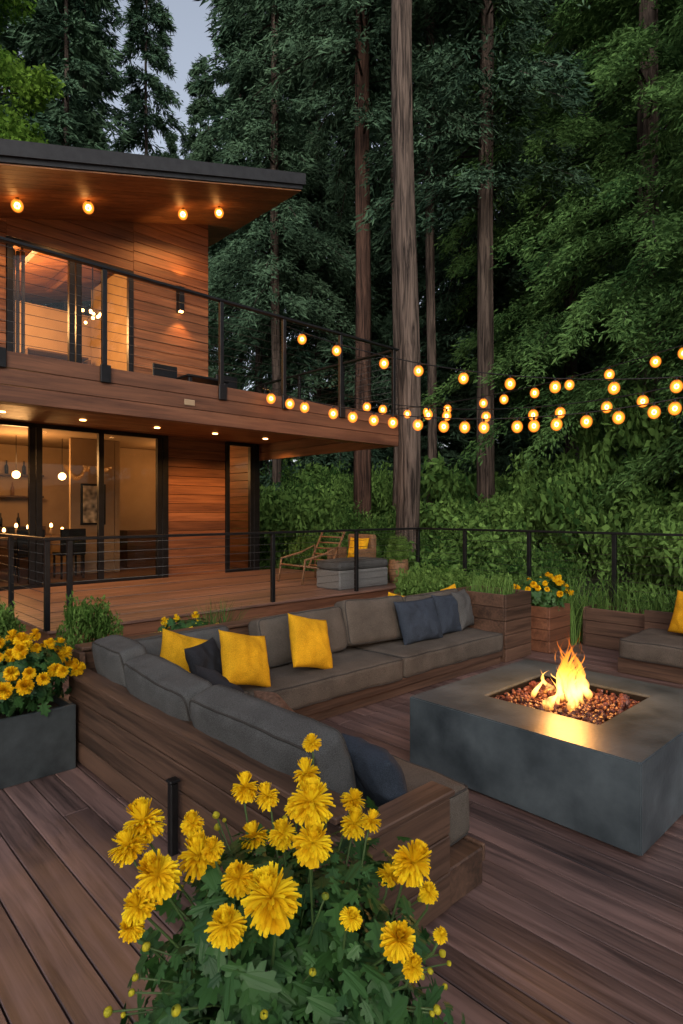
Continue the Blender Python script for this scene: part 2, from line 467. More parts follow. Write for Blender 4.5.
while y < 15.9:
    b = len(V); y1 = y+0.128
    for (xx, yy) in ((-2.98, y), (6.92, y), (6.92, y1), (-2.98, y1)):
        V.append((xx, yy, soff(xx))); V.append((xx, yy, soff(xx)+0.02))
    F += [[b+6, b+4, b+2, b], [b, b+2, b+3, b+1], [b+2, b+4, b+5, b+3], [b+4, b+6, b+7, b+5], [b+6, b, b+1, b+7]]
    y += 0.135
obj('soffit', pymesh('soffit', V, F, M_soffit), house)
BX1 = 7.32
boxes('balcony_slab', [(-2.0, BX1-0.05, 6.46, FYY-0.03, 3.03, 3.13)], M_black, house, bevel=0)
boxes('balcony_deck', [(-2.0, BX1, 6.43+0.142*i, 6.43+0.142*i+0.136, 3.131, 3.156) for i in range(26)], M_deckX, house, bevel=0.003)
boxes('balcony_fascia', [(-2.0, BX1, 6.40, 6.435, 2.66+0.165*i, 2.66+0.165*i+0.16) for i in range(3)], M_fascia, house, bevel=0.004)
boxes('balcony_fascia_side', [(BX1-0.035, BX1, 6.437, 15.4, 2.66+0.165*i, 2.66+0.165*i+0.16) for i in range(3)], M_soffit_y, house, bevel=0.004)
boxes('balcony_soffit', [(-2.0, BX1-0.04, 6.437+0.13*i, 6.437+0.13*i+0.124, 3.0, 3.02) for i in range(29)], M_soffit, house, bevel=0.003)
boxes('front_beam_bottom', [(-2.0, BX1-0.04, 6.437, 6.6, 2.665, 2.69)], M_soffit, house, bevel=0.003)
brk = [1.12, 1.56, 2.57, 4.02, 5.0, 6.05, 7.2]
boxes('post_brackets', [(xx-0.055, xx+0.055, 6.365, 6.397, 2.98, 3.17) for xx in brk], M_black, house)
boxes('lower_rear', [(-1.9, 7.2, 15.4, 15.5, 0.3, 3.0), (-1.9, 6.0, 14.4, 14.5, 3.16, 6.2)], M_clad, house, bevel=0)
railing('balcony_railing', (-2.0, 6.42, 0), (BX1-0.03, 6.42, 0), 3.16, 4.2, [0.5, 3.12, 4.57, 6.02, 7.0, 8.05, 9.22], ncab=10)
railing('balcony_railing', (BX1-0.03, 6.48, 0), (BX1-0.03, 10.1, 0), 3.16, 4.2, [1.2, 2.4, 3.5], ncab=10)
# interior
inter = root('house_interior')
boxes('floor', [(-1.9, 7.25, 10.3, 15.3, 0.3, 0.395)], M_roomf, inter, bevel=0)
boxes('ceiling', [(-1.9, 7.25, 10.32, 15.3, 3.03, 3.1)], M_room, inter, bevel=0)
boxes('walls', [(-1.9, 5.0, 14.0, 14.1, 0.4, 3.02), (4.98, 5.08, 11.9, 13.99, 0.4, 3.02), (5.1, 7.25, 13.0, 13.1, 0.4, 3.02)], M_room, inter, bevel=0)
boxes('upper_walls', [(-1.9, 6.0, 14.0, 14.1, 3.2, 6.1), (5.3, 5.4, 10.4, 13.99, 3.2, 6.7), (-1.9, -1.8, 10.4, 13.99, 3.2, 4.7)], M_room, inter, bevel=0)
boxes('upper_floor', [(-1.9, 6.0, 10.3, 14.3, 3.13, 3.18)], M_roomf, inter, bevel=0)
boxes('ceiling_beams', [(xx, xx+0.1, 10.4, 13.9, soff(xx)-0.22, soff(xx)-0.04) for xx in (1.0, 2.1, 3.2, 4.3)], M_soffit_y, inter)
boxes('curtains', [(2.72+0.07*i, 2.77+0.07*i, 10.42+0.03*(i % 2), 10.46+0.03*(i % 2), 3.2, 5.75) for i in range(3)], M_taupe, inter, bevel=0.01)
def table(name, x, y, z, w, d, h, mat):
    r = root(name)
    boxes('top', [(x-w/2, x+w/2, y-d/2, y+d/2, z+h-0.04, z+h)], mat, r)
    boxes('legs', [(x+sx*(w/2-0.06)-0.03, x+sx*(w/2-0.06)+0.03, y+sy*(d/2-0.06)-0.03, y+sy*(d/2-0.06)+0.03, z, z+h-0.042) for sx in (-1, 1) for sy in (-1, 1)], mat, r)
    return r
def chair(name, x, y, z, mat, face=1, s=1.0):
    r = root(name)
    w = 0.22*s
    boxes('seat', [(x-w, x+w, y-w, y+w, z+0.42, z+0.47)], mat, r, bevel=0.01)
    boxes('backrest', [(x-w, x+w, y+face*w-0.02, y+face*w+0.02, z+0.475, z+0.9)], mat, r, bevel=0.01)
    boxes('legs', [(x+a*(w-0.03)-0.017, x+a*(w-0.03)+0.017, y+b*(w-0.03)-0.017, y+b*(w-0.03)+0.017, z, z+0.418) for a in (-1, 1) for b in (-1, 1)], mat, r)
    return r
table('dining_table', 3.2, 12.0, 0.4, 2.2, 0.9, 0.75, M_sofaX)
for cx, cf, cy in ((2.5, -1, 11.35), (3.2, -1, 11.35), (3.9, -1, 11.35), (2.6, 1, 12.65), (3.5, 1, 12.65)):
    chair('dining_chair', cx, cy, 0.4, M_black, cf)
def ball(name, loc, r, mat, parent, seg=12, scale=(1, 1, 1)):
    bm = bmesh.new(); bmesh.ops.create_uvsphere(bm, u_segments=seg, v_segments=seg//2+2, radius=r)
    me = D.meshes.new(name); bm.to_mesh(me); bm.free(); me.materials.append(mat)
    for p in me.polygons: p.use_smooth = True
    return obj(name, me, parent, loc=loc, scale=scale)
cand = root('table_candles')
for i in range(9):
    cx = 2.4+0.2*i; hh = random.uniform(0.08, 0.25)
    tubes('candle', [([(cx, 12.0, 1.15), (cx, 12.0, 1.15+hh)], 0.02)], M_room, cand, sides=8)
    ball('candle_flame', (cx, 12.0, 1.18+hh), 0.028, M_lamp, cand, 8, (1, 1, 1.6))
kr = root('kitchen_shelf_unit')
boxes('shelves', [(1.2, 4.2, 13.6, 13.98, 0.4, 1.3), (1.2, 4.2, 13.7, 13.98, 1.9, 1.94), (1.2, 4.2, 13.7, 13.98, 2.35, 2.39)], M_sofaX, kr)
sh = root('shelf_bottles')
for i in range(26):
    bx = 1.3+i*0.11; bz = (1.94, 1.3, 2.39)[i % 3]
    tubes('bottle', [([(bx, 13.8, bz), (bx, 13.8, bz+0.16), (bx, 13.8, bz+0.2), (bx, 13.8, bz+0.28)], [0.035, 0.035, 0.014, 0.012])], M_black if i % 3 else M_wicker, sh, sides=8)
# partition with framed art close behind the doors
boxes('art_partition', [(4.12, 4.97, 11.9, 11.98, 0.4, 3.02)], M_room, inter, bevel=0)
art2 = root('framed_picture')
boxes('frame', [(4.3, 4.78, 11.86, 11.895, 1.35, 2.15)], M_black, art2)
boxes('picture', [(4.34, 4.74, 11.85, 11.858, 1.39, 2.11)], plain('picture_print_b', (0.75, 0.66, 0.5), (0.02, 0.02, 0.02), scale=7, bump=0, detail=1), art2, bevel=0)
boxes('side_cabinet', [(5.5, 7.0, 12.5, 12.95, 0.4, 1.2)], M_sofaX, None)
pend = root('pendant_lamp')
for xx in (2.4, 3.2, 4.0):
    tubes('cord', [([(xx, 12, 3.0), (xx, 12, 2.35)], 0.006)], M_black, pend)
    ball('globe', (xx, 12, 2.28), 0.07, M_lamp, pend)
point('interior_light', (3.2, 11.9, 2.5), 85, 0.3, inter)
point('interior_light', (6.3, 11.7, 2.5), 38, 0.2, inter)
point('interior_light', (3.4, 12.2, 5.3), 330, 0.3, inter)
chd = root('chandelier')
chx, chy, chz = 4.5, 11.8, 5.5
tubes('stem', [([(chx, chy, 6.5), (chx, chy, chz)], 0.01)], M_black, chd)
random.seed(11)
P = []
for i in range(16):
    a = random.uniform(0, 6.28); e = random.uniform(-0.6, 0.5); r = random.uniform(0.12, 0.3)
    p = (chx+r*math.cos(a)*math.cos(e), chy+r*math.sin(a)*math.cos(e), chz-0.05+r*math.sin(e))
    P.append(([(chx, chy, chz), p], 0.006)); ball('bulb', p, 0.03, M_lamp, chd, 8)
tubes('arms', P, M_black, chd)
lampr = root('table_lamp')
boxes('console', [(2.6, 3.5, 13.2, 13.7, 3.2, 3.95)], M_sofaX, lampr)
tubes('shade', [([(3.0, 13.4, 4.3), (3.0, 13.4, 4.6)], [0.18, 0.13])], M_lampsoft, lampr, sides=16)
tubes('base', [([(3.0, 13.4, 3.95), (3.0, 13.4, 4.05), (3.0, 13.4, 4.3)], [0.08, 0.05, 0.015])], M_black, lampr, sides=10)
boxes('wall_bookcase', [(3.8, 3.85, 13.6, 13.98, 3.2, 5.0), (5.1, 5.15, 13.6, 13.98, 3.2, 5.0)]+[(3.851, 5.099, 13.6, 13.98, z, z+0.04) for z in (3.6, 4.1, 4.6, 5.0)], M_sofaX, None)
boxes('bedroom_bed', [(1.2, 2.6, 11.5, 13.5, 3.2, 3.65)], M_taupe, None, bevel=0.08, seg=3)
table('balcony_table', 5.35, 9.2, 3.16, 0.8, 0.6, 0.72, M_black)
chair('balcony_chair', 4.75, 9.1, 3.16, M_black, 1); chair('balcony_chair', 5.95, 9.1, 3.16, M_black, 1)
def uvs(bm, c, r, sz=1.0, u=12, v=9):
    bmesh.ops.create_uvsphere(bm, u_segments=u, v_segments=v, radius=r, matrix=Matrix.Translation(c) @ Matrix.Diagonal((1, 1, sz, 1)))
def bulbset(centres, parent, r=0.06, rc=0.022):
    for nm, rr_, mat, u, v in (('bulb_halo', r, M_halo, 14, 10), ('filament', rc, M_core, 6, 4)):
        bm = bmesh.new()
        for c in centres: uvs(bm, c, rr_, 1.1, u, v)
        me = D.meshes.new(nm); bm.to_mesh(me); bm.free(); me.materials.append(mat)
        for p in me.polygons: p.use_smooth = True
        obj(nm, me, parent)
fix = root('eave_bulbs')
def disc(loc, r, mat, parent, name='lens'):
    return tubes(name, [([(loc[0], loc[1], loc[2]), (loc[0], loc[1], loc[2]-0.012)], r)], mat, parent, sides=14)
cs = []; sk = []
for (xx, yy, e) in ((1.4, 9.4, 40), (2.52, 9.4, 45), (3.5, 9.35, 45), (5.15, 9.45, 50), (5.78, 9.3, 50)):
    z = soff(xx)
    sk.append(([(xx, yy, z), (xx, yy, z-0.06)], 0.025)); cs.append((xx, yy, z-0.11))
    spot('eave_spot', (xx, yy+0.02, z-0.19), e*3.0, 150, fix)
tubes('sockets', sk, M_black, fix, sides=10); bulbset(cs, fix, 0.09, 0.042)
fix2 = root('porch_downlights')
for xx in (1.0, 2.3, 3.4, 4.6, 5.7, 6.8):
    disc((xx, 9.3, 2.998), 0.045, M_lamp, fix2)
    spot('porch_spot', (xx, 9.3, 2.97), 75, 140, fix2)
sc = root('wall_sconce')
boxes('plate', [(5.42, 5.54, FYY-0.03, FYY-0.002, 5.3, 5.8)], M_black, sc)
boxes('body', [(5.43, 5.53, FYY-0.12, FYY-0.032, 5.33, 5.77)], M_black, sc)
boxes('lens', [(5.445, 5.515, FYY-0.10, FYY-0.05, 5.3, 5.326)], M_lamp, sc, bevel=0)
spot('sconce_down', (5.48, FYY-0.16, 5.26), 30, 100, sc)
spot('sconce_up', (5.48, FYY-0.16, 5.84), 18, 100, sc, target=(5.48, FYY-0.16, 7))
fl = root('fascia_step_light')
boxes('housing', [(3.5, 3.64, 6.385, 6.398, 2.86, 2.93)], M_room, fl)

# ------------------------------------------------------------------ cushions
def cush_disp(a, hx, hy, hz, puff, seed):
    ex, ey, ez = abs(a.x/hx), abs(a.y/hy), abs(a.z/hz)
    a = a.copy()
    a.z += math.copysign(puff*(1-min(1, ex)**3)*(1-min(1, ey)**3), a.z)*min(1, ez)
    a.x += math.copysign(0.012*(1-min(1, ey)**3), a.x)*min(1, ex)**6
    a += Vector(noise.noise_vector(Vector((a.x*3+seed*5.1, a.y*3, a.z*3))))*0.011
    a += Vector(noise.noise_vector(Vector((a.x*8+seed, a.y*5, a.z*8))))*0.006
    a += Vector(noise.noise_vector(Vector((a.x*20+seed, a.y*14, a.z*20))))*0.002
    return a
def cushion(name, w, d, h, mat, r, puff, seed, parent, mw, nx=22):
    bm = bmesh.new()
    bmesh.ops.create_cube(bm, size=2)
    bmesh.ops.subdivide_edges(bm, edges=bm.edges[:], cuts=nx, use_grid_fill=True)
    hx, hy, hz = w/2, d/2, h/2
    r = min(r, hz*0.95, hy*0.95, hx*0.95)
    f = lambda t: math.copysign(abs(t)**0.7, t)
    for v in bm.verts:
        a = Vector((f(v.co.x)*hx, f(v.co.y)*hy, f(v.co.z)*hz))
        c = Vector((max(-hx+r, min(hx-r, a.x)), max(-hy+r, min(hy-r, a.y)), max(-hz+r, min(hz-r, a.z))))
        dlt = a-c
        if dlt.length > 1e-6: a = c+dlt.normalized()*r
        v.co = cush_disp(a, hx, hy, hz, puff, seed)
    me = D.meshes.new(name); bm.to_mesh(me); bm.free()
    me.materials.append(mat)
    for p in me.polygons: p.use_smooth = True
    o = obj(name, me, parent); o.matrix_world = mw
    P = []
    for s in (-1, 1):
        pts = []
        ix, iy = hx-r, hy-r
        n1 = 16
        cor = [(ix, -iy, ix, iy, 0), (ix, iy, -ix, iy, 90), (-ix, iy, -ix, -iy, 180), (-ix, -iy, ix, -iy, 270)]
        for (xa, ya, xb, yb, ang) in cor:
            for kk in range(n1+1):
                t = kk/n1
                pts.append((xa+(xb-xa)*t, ya+(yb-ya)*t, ang))
            for kk in (1, 2):
                pts.append((xb, yb, ang+30*kk))
        out = []
        for (px, py, ang) in pts:
            aa = math.radians(ang)
            q = Vector((px+math.cos(aa)*r*0.72, py+math.sin(aa)*r*0.72, s*(hz-r+r*0.72)))
            out.append(cush_disp(q, hx, hy, hz, puff, seed))
        out.append(out[0])
        P.append((out, 0.0055))
    o2 = tubes('welt_cord', P, M_pipe, parent, sides=6); o2.matrix_world = mw
    return o
def pillow_mesh(name, w, h, t, mat, seed=0, n=30):
    V = []; F = []
    for s in (-1, 1):
        base = len(V)
        for i in range(n+1):
            for j in range(n+1):
                u = -1+2*i/n; v = -1+2*j/n
                e = ((1-abs(u)**2.4)*(1-abs(v)**2.4))
                th = t/2*max(0, e)**0.5
                px = u*w/2*(1-0.08*(1-v*v)*abs(u)); pz = v*h/2*(1-0.08*(1-u*u)*abs(v))
                q = Vector((px*5+seed*3.3, pz*5, s*2.0))
                wr = (noise.noise(q)*0.026+noise.noise(q*2.6)*0.014+noise.noise(q*6)*0.004)*min(1, e*3)
                V.append((px, s*(th+wr), pz))
        for i in range(n):
            for j in range(n):
                a = base+i*(n+1)+j
                f = [a, a+1, a+n+2, a+n+1]
                F.append(f if s > 0 else f[::-1])
    me = pymesh(name, V, F, mat, smooth=True)
    bm = bmesh.new(); bm.from_mesh(me); bmesh.ops.remove_doubles(bm, verts=bm.verts, dist=0.0005); bm.to_mesh(me); bm.free()
    return me
SEED = [0]
def seat(parent, name, x0, x1, y0, y1, z0, z1, mat):
    SEED[0] += 1
    return cushion(name, x1-x0, y1-y0, z1-z0, mat, 0.035, 0.016, SEED[0], parent, Matrix.Translation(((x0+x1)/2, (y0+y1)/2, (z0+z1)/2)))
def backc(parent, name, c, w, h, t, yaw, tilt, mat, roll=0):
    SEED[0] += 1
    mw = Matrix.Translation(c) @ Matrix.Rotation(math.radians(yaw), 4, 'Z') @ Matrix.Rotation(math.radians(90-tilt), 4, 'X') @ Matrix.Rotation(math.radians(roll), 4, 'Z')
    return cushion(name, w, h, t, mat, t*0.26, 0.032, SEED[0], parent, mw)
def pillow(name, c, w, h, t, yaw, tilt, mat, roll=0):
    SEED[0] += 1
    me = pillow_mesh(name, w, h, t, mat, seed=SEED[0])
    o = obj(name, me)
    o.matrix_world = Matrix.Translation(c) @ Matrix.Rotation(math.radians(yaw), 4, 'Z') @ Matrix.Rotation(math.radians(-tilt), 4, 'X') @ Matrix.Rotation(math.radians(roll), 4, 'Y')
    return o

# ------------------------------------------------------------------ sectional sofa
sofa = root('sectional_sofa')
WX0, WX1, NY0 = 1.40, 1.47, 1.46
pl = []
for i in range(4):
    pl.append((WX0, WX1-0.02, NY0+0.03, 4.08, 0.02+i*0.128, 0.02+i*0.128+0.122))
boxes('outer_back', pl, M_sofaY, sofa, bevel=0.004)
boxes('back_cap', [(WX0-0.02, WX1+0.05, NY0+0.03, 4.10, 0.535, 0.56)], M_sofaY, sofa, bevel=0.005)
boxes('arm_end', [(WX0-0.01, 1.96, NY0-0.02, NY0+0.025, 0.02+i*0.148, 0.02+i*0.148+0.142) for i in range(3)], M_sofaX, sofa, bevel=0.004)
boxes('arm_cap', [(WX0-0.02, 1.98, NY0-0.03, NY0+0.09, 0.466, 0.49)], M_sofaX, sofa, bevel=0.005)
boxes('arm_end_inner', [(WX1, 1.95, NY0+0.028, NY0+0.08, 0.02, 0.464)], M_sofaX, sofa, bevel=0.004)
boxes('base_near', [(WX1, 2.22, NY0-0.0, 3.44, 0.0, 0.155)], M_sofaY, sofa, bevel=0.006)
boxes('base_far', [(WX1, 5.58, 3.45, 4.13, 0.0, 0.145)], M_sofaX, sofa, bevel=0.006)
boxes('base_trim', [(2.222, 2.24, NY0, 3.42, 0.09, 0.165), (2.25, 5.58, 3.425, 3.448, 0.08, 0.155)], M_sofaX, sofa, bevel=0.004)
boxes('far_back', [(1.52, 5.6, 4.14, 4.19, 0.02+i*0.128, 0.02+i*0.128+0.122) for i in range(5)], M_sofaX, sofa, bevel=0.004)
boxes('far_back_cap', [(1.50, 5.6, 4.11, 4.26, 0.665, 0.69)], M_sofaX, sofa, bevel=0.005)
boxes('corner_end', [(1.475, 1.515, 4.09, 4.25, 0.0, 0.66)], M_sofaY, sofa, bevel=0.004)
seat(sofa, 'seat_cushion', 1.5, 2.27, NY0+0.09, 2.49, 0.16, 0.375, M_taupe)
seat(sofa, 'seat_cushion', 1.5, 2.26, 2.51, 3.41, 0.16, 0.37, M_taupe)
seat(sofa, 'seat_cushion', 1.5, 2.4, 3.43, 4.1, 0.15, 0.36, M_taupe)
seat(sofa, 'seat_cushion', 2.41, 3.97, 3.40, 4.1, 0.15, 0.335, M_taupe)
seat(sofa, 'seat_cushion', 3.99, 5.56, 3.40, 4.1, 0.15, 0.335, M_taupe)
backc(sofa, 'back_cushion', (1.60, 2.18, 0.53), 0.94, 0.40, 0.18, 90, 16, M_grey)
backc(sofa, 'back_cushion', (1.60, 3.06, 0.545), 0.76, 0.39, 0.18, 88, 15, M_grey, 2)
backc(sofa, 'back_cushion', (1.63, 3.76, 0.575), 0.56, 0.40, 0.17, 86, 12, M_grey, -3)
backc(sofa, 'back_cushion', (2.15, 3.99, 0.53), 0.80, 0.38, 0.17, 0, 14, M_grey)
backc(sofa, 'back_cushion', (3.28, 3.98, 0.54), 0.92, 0.40, 0.17, 0, 14, M_taupe, 1)
backc(sofa, 'back_cushion', (4.17, 3.98, 0.56), 0.78, 0.42, 0.17, -2, 14, M_taupe, -2)
backc(sofa, 'back_cushion', (5.10, 4.0, 0.54), 0.92, 0.40, 0.16, 0, 14, M_taupe)
pillow('navy_pillow', (4.58, 3.74, 0.54), 0.56, 0.43, 0.17, -4, 20, M_navy)
pillow('navy_pillow', (5.08, 3.78, 0.54), 0.42, 0.42, 0.16, 6, 18, M_navy, 4)
pillow('grey_pillow', (5.42, 3.82, 0.55), 0.38, 0.42, 0.15, 14, 16, M_grey)
pillow('yellow_pillow', (3.12, 3.66, 0.555), 0.42, 0.44, 0.17, 6, 26, M_yel, 16)
pillow('yellow_pillow', (2.44, 3.58, 0.55), 0.42, 0.40, 0.16, 8, 28, M_yel, 16)
pillow('yellow_pillow', (2.12, 3.86, 0.56), 0.40, 0.36, 0.15, 0, 26, M_yel, 22)
pillow('charcoal_pillow', (2.22, 3.72, 0.52), 0.40, 0.34, 0.15, 30, 24, M_dark, 0)
pillow('charcoal_pillow', (1.82, 2.85, 0.54), 0.56, 0.38, 0.16, 80, 26, M_dark)
M_pat = fabric('patterned_fabric', (0.12, 0.07, 0.05), scale=45)
pillow('patterned_pillow', (1.95, 2.5, 0.50), 0.40, 0.32, 0.14, 75, 38, M_pat)
pillow('navy_pillow', (1.82, 1.72, 0.49), 0.38, 0.34, 0.16, 80, 26, M_navy)
pillow('yellow_pillow', (4.62, 4.06, 0.635), 0.30, 0.26, 0.12, 0, 6, M_yel, 14)
pillow('yellow_pillow', (5.50, 4.05, 0.64), 0.28, 0.26, 0.12, 0, 6, M_yel, -10)

rs = root('outdoor_loveseat')
boxes('base', [(6.12, 6.92, 0.2, 2.46, 0.0, 0.15)], M_sofaY, rs, bevel=0.006)
boxes('back', [(6.93, 6.98, 0.2, 2.5, 0.02+i*0.128, 0.02+i*0.128+0.122) for i in range(4)], M_sofaY, rs, bevel=0.004)
seat(rs, 'seat_cushion', 6.08, 6.9, 1.35, 2.44, 0.152, 0.345, M_taupe)
seat(rs, 'seat_cushion', 6.08, 6.9, 0.22, 1.34, 0.152, 0.345, M_taupe)
backc(rs, 'back_cushion', (6.82, 1.55, 0.53), 1.0, 0.36, 0.18, -90, 14, M_taupe)
pillow('yellow_pillow', (6.60, 1.90, 0.58), 0.46, 0.44, 0.16, -100, 18, M_yel, 4)

ps = root('deck_bollard_light')
boxes('post', [(1.335, 1.375, 2.56, 2.60, 0.0, 0.335)], M_black, ps)
boxes('cap', [(1.328, 1.382, 2.553, 2.607, 0.336, 0.352)], M_black, ps)

# ------------------------------------------------------------------ fire pit
pit = root('fire_pit_table')
ax0, ax1, ay0, ay1, az = 2.88, 4.29, 1.05, 2.43, 0.45
bx0, bx1, by0, by1 = 3.24, 3.98, 1.40, 2.12
def ring(name, z0, z1, mat, inset=0.0):
    bm = bmesh.new()
    o = [(ax0+inset, ay0+inset), (ax1-inset, ay0+inset), (ax1-inset, ay1-inset), (ax0+inset, ay1-inset)]
    i = [(bx0, by0), (bx1, by0), (bx1, by1), (bx0, by1)]
    vt = [bm.verts.new((*p, z1)) for p in o]; vi = [bm.verts.new((*p, z1)) for p in i]
    wb = [bm.verts.new((*p, z0)) for p in o]; wi = [bm.verts.new((*p, z0)) for p in i]
    for k in range(4):
        k2 = (k+1) % 4
        bm.faces.new((vt[k], vt[k2], vi[k2], vi[k])); bm.faces.new((wb[k2], wb[k], wi[k], wi[k2]))
        bm.faces.new((wb[k], wb[k2], vt[k2], vt[k])); bm.faces.new((vi[k], vi[k2], wi[k2], wi[k]))
    bmesh.ops.bevel(bm, geom=bm.edges[:], offset=0.006, segments=2, affect='EDGES')
    me = D.meshes.new(name); bm.to_mesh(me); bm.free(); me.materials.append(mat)
    return obj(name, me, pit)
ring('body', 0.02, az, M_pit)
boxes('foot', [(ax0+0.06, ax1-0.06, ay0+0.06, ay1-0.06, 0.0, 0.02)], M_black, pit, bevel=0)
boxes('burner_rim', [(bx0+0.001, bx1-0.001, by0+0.001, by0+0.012, 0.36, az-0.012), (bx0+0.001, bx1-0.001, by1-0.012, by1-0.001, 0.36, az-0.012),
                     (bx0+0.001, bx0+0.012, by0+0.013, by1-0.013, 0.36, az-0.012), (bx1-0.012, bx1-0.001, by0+0.013, by1-0.013, 0.36, az-0.012)], M_black, pit, bevel=0)
boxes('tray', [(bx0+0.002, bx1-0.002, by0+0.002, by1-0.002, 0.3, 0.359)], M_black, pit, bevel=0)
M_rock = plain('lava_rock', (0.16, 0.05, 0.03), (0.025, 0.012, 0.011), scale=25, rough=0.35, bump=0.3)
ico = bmesh.new(); bmesh.ops.create_icosphere(ico, subdivisions=1, radius=1)
iv = np.array([v.co[:] for v in ico.verts]); ifc = [[v.index for v in f.verts] for f in ico.faces]; ico.free()
rg = np.random.default_rng(5)
V = []; F = []
for i in range(1300):
    c = np.array([rg.uniform(bx0+0.025, bx1-0.025), rg.uniform(by0+0.025, by1-0.025), rg.uniform(0.37, 0.425)])
    s = rg.uniform(0.011, 0.021)
    vv = iv*(1+rg.uniform(-0.28, 0.28, (len(iv), 1)))*s*rg.uniform(0.7, 1.2, 3)+c
    b = len(V); V += vv.tolist(); F += [[b+k for k in f] for f in ifc]
obj('lava_rocks', pymesh('lava_rocks', V, F, M_rock), pit)
def flamemat():
    m, nt, out = newmat('flame')
    tc = nt.nodes.new('ShaderNodeTexCoord'); sp = nt.nodes.new('ShaderNodeSeparateXYZ')
    nt.links.new(tc.outputs['Object'], sp.inputs[0])
    mr = nt.nodes.new('ShaderNodeMapRange'); mr.inputs['From Min'].default_value = 0.0; mr.inputs['From Max'].default_value = 0.44
    nt.links.new(sp.outputs['Z'], mr.inputs['Value'])
    r = ramp(nt, mr.outputs[0], [(0.0, (1, 0.33, 0.04)), (0.12, (1, 0.55, 0.15)), (0.45, (1, 0.36, 0.04)), (1.0, (1, 0.14, 0.008))])
    st = ramp(nt, mr.outputs[0], [(0.0, (0.3,)*3), (0.18, (1.0,)*3), (0.5, (0.45,)*3), (1.0, (0.15,)*3)])
    mul = N(nt, 'ShaderNodeMath', operation='MULTIPLY'); mul.inputs[1].default_value = 6.0
    nt.links.new(st.outputs[0], mul.inputs[0])
    e = nt.nodes.new('ShaderNodeEmission'); nt.links.new(r.outputs[0], e.inputs[0]); nt.links.new(mul.outputs[0], e.inputs[1])
    tr = nt.nodes.new('ShaderNodeBsdfTransparent')
    lw = N(nt, 'ShaderNodeLayerWeight', Blend=0.5)
    n1 = N(nt, 'ShaderNodeTexNoise', Scale=9.0, Detail=3.0)
    mp = nt.nodes.new('ShaderNodeMapping'); mp.inputs['Scale'].default_value = (1.8, 1.8, 0.5)
    nt.links.new(tc.outputs['Object'], mp.inputs[0]); nt.links.new(mp.outputs[0], n1.inputs['Vector'])
    inv = N(nt, 'ShaderNodeMath', operation='SUBTRACT'); inv.inputs[0].default_value = 1.0
    nt.links.new(lw.outputs['Facing'], inv.inputs[1])
    pw = N(nt, 'ShaderNodeMath', operation='POWER'); pw.inputs[1].default_value = 1.6
    nt.links.new(inv.outputs[0], pw.inputs[0])
    rn = ramp(nt, n1.outputs['Fac'], [(0.38, (0,)*3), (0.62, (1,)*3)])
    m2 = N(nt, 'ShaderNodeMath', operation='MULTIPLY'); nt.links.new(pw.outputs[0], m2.inputs[0]); nt.links.new(rn.outputs[0], m2.inputs[1])
    m3 = N(nt, 'ShaderNodeMath', operation='MULTIPLY'); m3.inputs[1].default_value = 0.75; nt.links.new(m2.outputs[0], m3.inputs[0])
    mx = nt.nodes.new('ShaderNodeMixShader')
    nt.links.new(m3.outputs[0], mx.inputs[0]); nt.links.new(tr.outputs[0], mx.inputs[1]); nt.links.new(e.outputs[0], mx.inputs[2])
    nt.links.new(mx.outputs[0], out.inputs[0])
    m.cycles.emission_sampling = 'NONE'
    return m
M_flame = flamemat()
flm = root('fire_flames')
V = []; F = []
rr = random.Random(21)
fcx, fcy = 3.60, 1.76
for i in range(38):
    a = rr.uniform(0, 6.28); rad = abs(rr.gauss(0, 0.085))
    bx, by = rad*math.cos(a)*1.2, rad*math.sin(a)*1.2
    H = max(0.08, (0.54-1.6*rad)*rr.uniform(0.4, 1.0)); R = rr.uniform(0.014, 0.036)
    ph = rr.uniform(0, 6.28); amp = rr.uniform(0.015, 0.045)
    base = len(V); ns, nr = 12, 18
    for j in range(nr+1):
        t = j/nr
        prof = (math.sin(math.pi*min(1, t*1.0)**0.5))*(1-t)**0.4+0.02*(1-t)
        cx = bx*(1-0.35*t)+amp*math.sin(ph+6*t)*t*1.6; cy = by*(1-0.35*t)+amp*math.cos(ph*1.3+5.4*t)*t*1.6
        for k in range(ns):
            th = 2*math.pi*k/ns + t*1.5
            rad2 = R*prof*(1+0.3*math.sin(2*th+ph+4*t))
            V.append((cx+rad2*math.cos(th), cy+rad2*math.sin(th), t*H))
    for j in range(nr):
        for k in range(ns):
            k2 = (k+1) % ns
            F.append([base+j*ns+k, base+j*ns+k2, base+(j+1)*ns+k2, base+(j+1)*ns+k])
obj('flame_tongues', pymesh('flames', V, F, M_flame, smooth=True), flm, loc=(fcx, fcy, 0.41))
point('fire_light', (fcx, fcy, 0.72), 36, 0.12, flm, (1, 0.42, 0.10))

